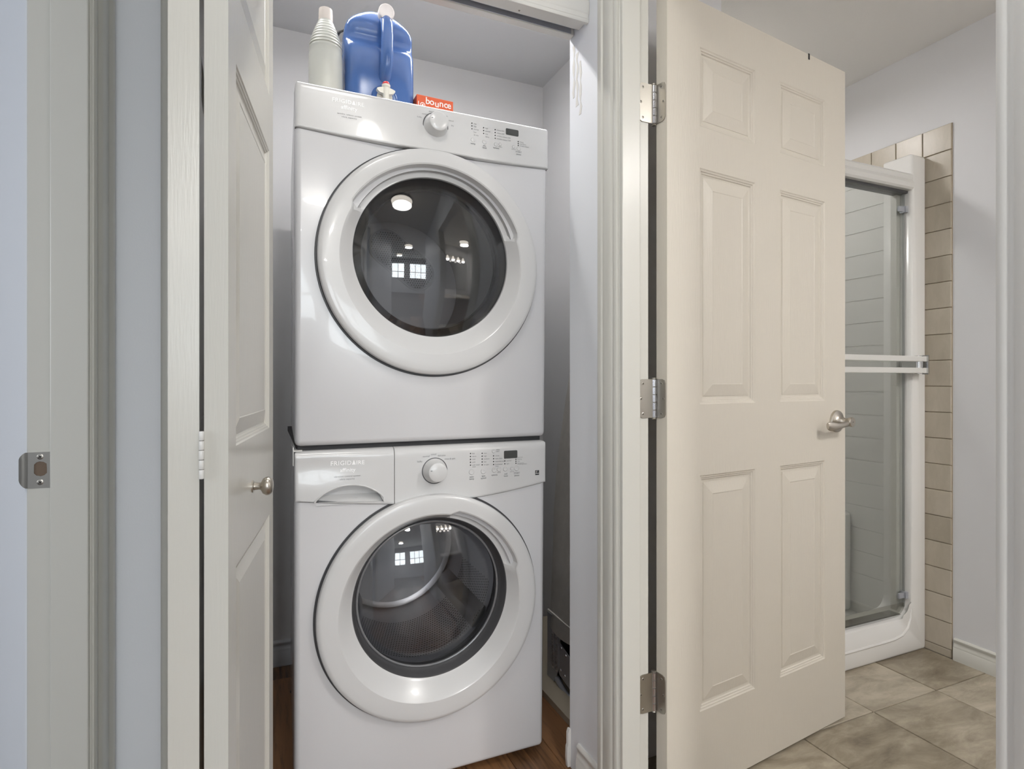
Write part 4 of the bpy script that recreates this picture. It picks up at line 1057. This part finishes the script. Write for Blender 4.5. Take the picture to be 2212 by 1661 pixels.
# grey cable along the floor
bm = bmesh.new(); tube(bm, [(.86, 2.0, .006), (.885, 1.86, .006), (.900, 1.80, .007), (.905, 1.76, .012), (.898, 1.72, .014), (.888, 1.68, .010), (.890, 1.63, .006), (.895, 1.55, .006), (.90, 1.47, .006)], .0042, 8)
o = mesh_obj('cable', bm, M['wire'], None, True); tag(o, 'thin grey cable lying on the floor below the ironing board', 'cable')

# ------------------------------------------------------------------ shower
sh = thing('shower_stall', 'white acrylic shower stall with raised curb and corner column', 'shower', (1.82, 1.42, 0.028))
bm = bmesh.new()
out = [(1.247, .0285), (2.372, .0285), (2.379, .034), (2.381, .045), (2.381, 1.950), (2.372, 1.958), (2.300, 1.958), (2.290, 1.950)]
out += [(2.290, .225)] + [(2.290-.055*(1-math.cos(a)), .225-.055*math.sin(a)) for a in [PI/2*i/8 for i in range(1, 9)]] + [(2.20, .168), (1.247, .166)]
prism(bm, out, lambda a, b: (a, 1.412, b), lambda a, b: (a, 1.520, b))
bm.edges.ensure_lookup_table()
fe = [e for e in bm.edges if all(abs(v.co.y-1.412) < 1e-5 for v in e.verts)]
bmesh.ops.bevel(bm, geom=fe, offset=.014, segments=4, profile=.5, affect='EDGES', clamp_overlap=True)
o = mesh_obj('front_frame', bm, M['acrylic'], sh, True, 60); place(o, sh)
bm = bmesh.new()
pts = [(1.25, 1.4125, .098), (1.7, 1.4125, .098), (2.10, 1.4125, .098), (2.19, 1.4125, .100), (2.235, 1.4125, .108), (2.268, 1.4125, .130), (2.286, 1.4135, .165), (2.290, 1.415, .20)]
tube(bm, pts, .0055, 8); o = mesh_obj('curb_bead', bm, M['acrylic'], sh, True); place(o, sh)
bm = bmesh.new(); box(bm, 1.247, 2.381, 1.520, 2.245, .0285, .075); o = mesh_obj('shower_pan', bm, M['acrylic'], sh); place(o, sh)
bm = bmesh.new(); box(bm, 1.247, 2.381, 2.215, 2.246, .075, 1.955); bm2 = bm; o = mesh_obj('back_panel', bm, M['acrylic'], sh); place(o, sh)
bm = bmesh.new(); box(bm, 1.2465, 1.275, 1.520, 2.215, .075, 1.955); o = mesh_obj('side_panel', bm, M['acrylic'], sh); place(o, sh)
sp_ = bmesh.new()
z = .15
while z < 1.94:
    z2 = min(z+.098, 1.95); box(sp_, 2.356, 2.381, 1.522, 2.214, z+.0015, z2-.0015); z = z2
box(sp_, 2.3585, 2.3808, 1.521, 2.2145, .075, 1.954)
o = mesh_obj('side_panel', sp_, M['acrylic'], sh); place(o, sh)
bm = bbox_bm(2.08, 2.3565, 1.70, 2.214, .0755, .51, .02, 4); o = mesh_obj('moulded_seat', bm, M['acrylic'], sh, True); place(o, sh)
sd = thing('shower_door', 'sliding glass shower door with white rail and double towel bar', 'shower door', (1.82, 1.44, 0.165))
bm = bmesh.new()
prism(bm, [(1.408, 1.815), (1.402, 1.822), (1.400, 1.838), (1.406, 1.852), (1.404, 1.868), (1.410, 1.876), (1.478, 1.876), (1.478, 1.815)], lambda a, b: (1.276, a, b), lambda a, b: (2.289, a, b))
o = mesh_obj('header_rail', bm, M['rail'], sd, True, 30); place(o, sd)
bm = bmesh.new(); box(bm, 1.276, 2.289, 1.425, 1.47, 1.806, 1.8155); o = mesh_obj('rail_channel', bm, M['rubber_and_shade'], sd); place(o, sd)
bm = bmesh.new(); box(bm, 2.268, 2.2895, 1.455, 1.478, .17, 1.8149); o = mesh_obj('wall_jamb', bm, M['rail'], sd); place(o, sd)
bm = bmesh.new(); box(bm, 1.276, 2.26, 1.432, 1.478, .1685, .176); o = mesh_obj('bottom_track', bm, M['alum'], sd); place(o, sd)
bm = bbox_bm(1.72, 2.284, 1.436, 1.442, .177, 1.8058); o = mesh_obj('glass_panel', bm, M['glass'], sd); place(o, sd)
bm = bbox_bm(1.28, 1.80, 1.462, 1.468, .177, 1.8058); o = mesh_obj('glass_panel', bm, M['glass'], sd); place(o, sd)
bm = bmesh.new(); box(bm, 2.2838, 2.2858, 1.4345, 1.4435, .177, 1.8058); o = mesh_obj('edge_seal', bm, M['edge'], sd); place(o, sd)
bm = bmesh.new(); box(bm, 1.73, 2.282, 1.4345, 1.4435, .177, .215); o = mesh_obj('door_sweep', bm, glass_mat('cloudy_strip', (.80, .79, .77), ior=1.45, rough=.25), sd); place(o, sd)
for z in (1.744, .248):
    bm = bmesh.new(); box(bm, 2.245, 2.290, 1.430, 1.4360, z-.010, z+.010); box(bm, 2.276, 2.290, 1.424, 1.448, z-.012, z+.012); o = mesh_obj('door_clip', bm, M['legplate'], sd); place(o, sd)
for z0, z1 in ((1.152, 1.1725), (1.108, 1.1285)):
    bm = bbox_bm(1.70, 2.318, 1.372, 1.384, z0, z1, .002, 2); o = mesh_obj('towel_bar', bm, M['rail'], sd); place(o, sd)
bm = bmesh.new(); box(bm, 2.318, 2.325, 1.368, 1.390, 1.104, 1.177); o = mesh_obj('bar_end_plate', bm, M['alum'], sd); place(o, sd)
bm = bmesh.new(); lathe(bm, [(.014, -.034), (.014, .034)], Matrix.Translation((2.292, 1.386, 1.1405)), 24); box(bm, 2.270, 2.284, 1.384, 1.4358, 1.118, 1.162); o = mesh_obj('bar_bracket', bm, M['alum'], sd, True); place(o, sd)

# ------------------------------------------------------------------ lamps and what the machine doors mirror
def ceiling_lamp(x, y, z, power, label, col=(1, .985, .96), r=.16):
    t = thing('ceiling_light', label, 'light', (x, y, z), group='dome ceiling lights')
    bm = bmesh.new(); lathe(bm, [(r, 0), (r, -.02), (r*.94, -.026)], Matrix.Identity(4), 40); mesh_obj('lamp_base', bm, M['nickel'], t, True)
    bm = bmesh.new(); lathe(bm, [(r*.92, -.022), (r*.88, -.05), (r*.72, -.080), (r*.42, -.098), (r*.08, -.104)], Matrix.Identity(4), 40); mesh_obj('lamp_shade', bm, M['lamp'], t, True)
    area('ceiling_lamp_glow', (x, y, z-.115), (0, 0, 0), r*1.6, r*1.6, power, col, 'DISK')
ceiling_lamp(0.26, 0.62, CEIL, 3.6, 'dome ceiling light in the hall before the closet, mirrored in the dryer door')
ceiling_lamp(0.25, -1.7, CEIL, 38, 'dome ceiling light where the hall meets the rear room')
ceiling_lamp(-0.3, -3.4, CEIL, 40, 'dome ceiling light near the far windows')
ceiling_lamp(1.85, -0.50, 2.392, 26, 'dome ceiling light in the middle of the bathroom', (1, .975, .95))
st = thing('added_strip_light', 'added strip light brightening the closet, hidden behind the header', 'light', (0.48, 1.67, CEIL))  # added lamp with no known source, lifts the dark closet
mesh_obj('batten', bbox_bm(-.62, .62, -.03, .03, -.035, 0, .004), M['trim_white'], st)
bm = bmesh.new(); tube(bm, [(-.58, 0, -.05), (.58, 0, -.05)], .014, 12); mesh_obj('fill_tube', bm, M['lamp'], st, True)
area('closet_fill_glow', (0.48, 1.67, CEIL-.07), (0, 0, 0), 1.2, .04, 9.5, (1, .985, .97))
ceiling_lamp(1.75, 1.84, 2.392, 4.6, 'added small dome light brightening the shower stall from above', (1, .98, .97), .10)  # added out of view to brighten the shower interior
# vanity, mirror and light bar in the bathroom
vt = thing('bathroom_vanity', 'wooden bathroom vanity with oval basin mirrored in the dryer door', 'vanity', (1.75, -0.82, 0.028))
mesh_obj('cabinet', bbox_bm(-.55, .55, -.27, .24, 0.001, .76, .004), M['vanity'], vt)
mesh_obj('countertop', bbox_bm(-.57, .57, -.275, .27, .76, .80, .006), M['counter'], vt)
bm = bmesh.new(); lathe(bm, [(.17, .801), (.19, .806), (.195, .812), (.185, .814), (.15, .806), (.02, .803)], Matrix.Scale(1.15, 4, (1, 0, 0)), 36); mesh_obj('basin', bm, M['porcelain'], vt, True)
bm = bmesh.new(); tube(bm, [(0, -.20, .80), (0, -.20, .90), (0, -.17, .93), (0, -.10, .91)], .012, 10); mesh_obj('tap', bm, M['chrome'], vt, True)
for s in (-1, 1): mesh_obj('cabinet_door', bbox_bm(.02 if s > 0 else -.52, .52 if s > 0 else -.02, .24, .258, .06, .72, .004), M['vanity'], vt)
o = mesh_obj('wall_mirror', bbox_bm(1.22, 2.28, -1.098, -1.09, .98, 1.88), M['mirror']); tag(o, 'frameless wall mirror above the bathroom vanity', 'mirror')
vl = thing('vanity_light', 'nickel light bar with four white bell shades above the mirror', 'light', (1.75, -1.098, 2.02))
mesh_obj('back_bar', bbox_bm(-.40, .40, 0, .03, -.03, .03, .006), M['nickel'], vl)
for x in (-.30, -.10, .10, .30):
    bm = bmesh.new(); tube(bm, [(x, .03, 0), (x, .10, .01), (x, .12, -.01)], .008, 8); mesh_obj('lamp_arm', bm, M['nickel'], vl, True)
    bm = bmesh.new(); lathe(bm, [(.022, 0), (.032, -.03), (.046, -.075), (.058, -.10)], Matrix.Translation((x, .12, -.01)), 24); mesh_obj('lamp_shade', bm, M['lamp'], vl, True)
    pl2 = bpy.data.lights.new('vanity_bulb', 'POINT'); pl2.energy = 3.6; pl2.shadow_soft_size = .05; pl2.color = (1, .96, .91)
    po = bpy.data.objects.new('vanity_bulb', pl2); COL.objects.link(po); po.location = (1.75+x, -.975, 1.90)
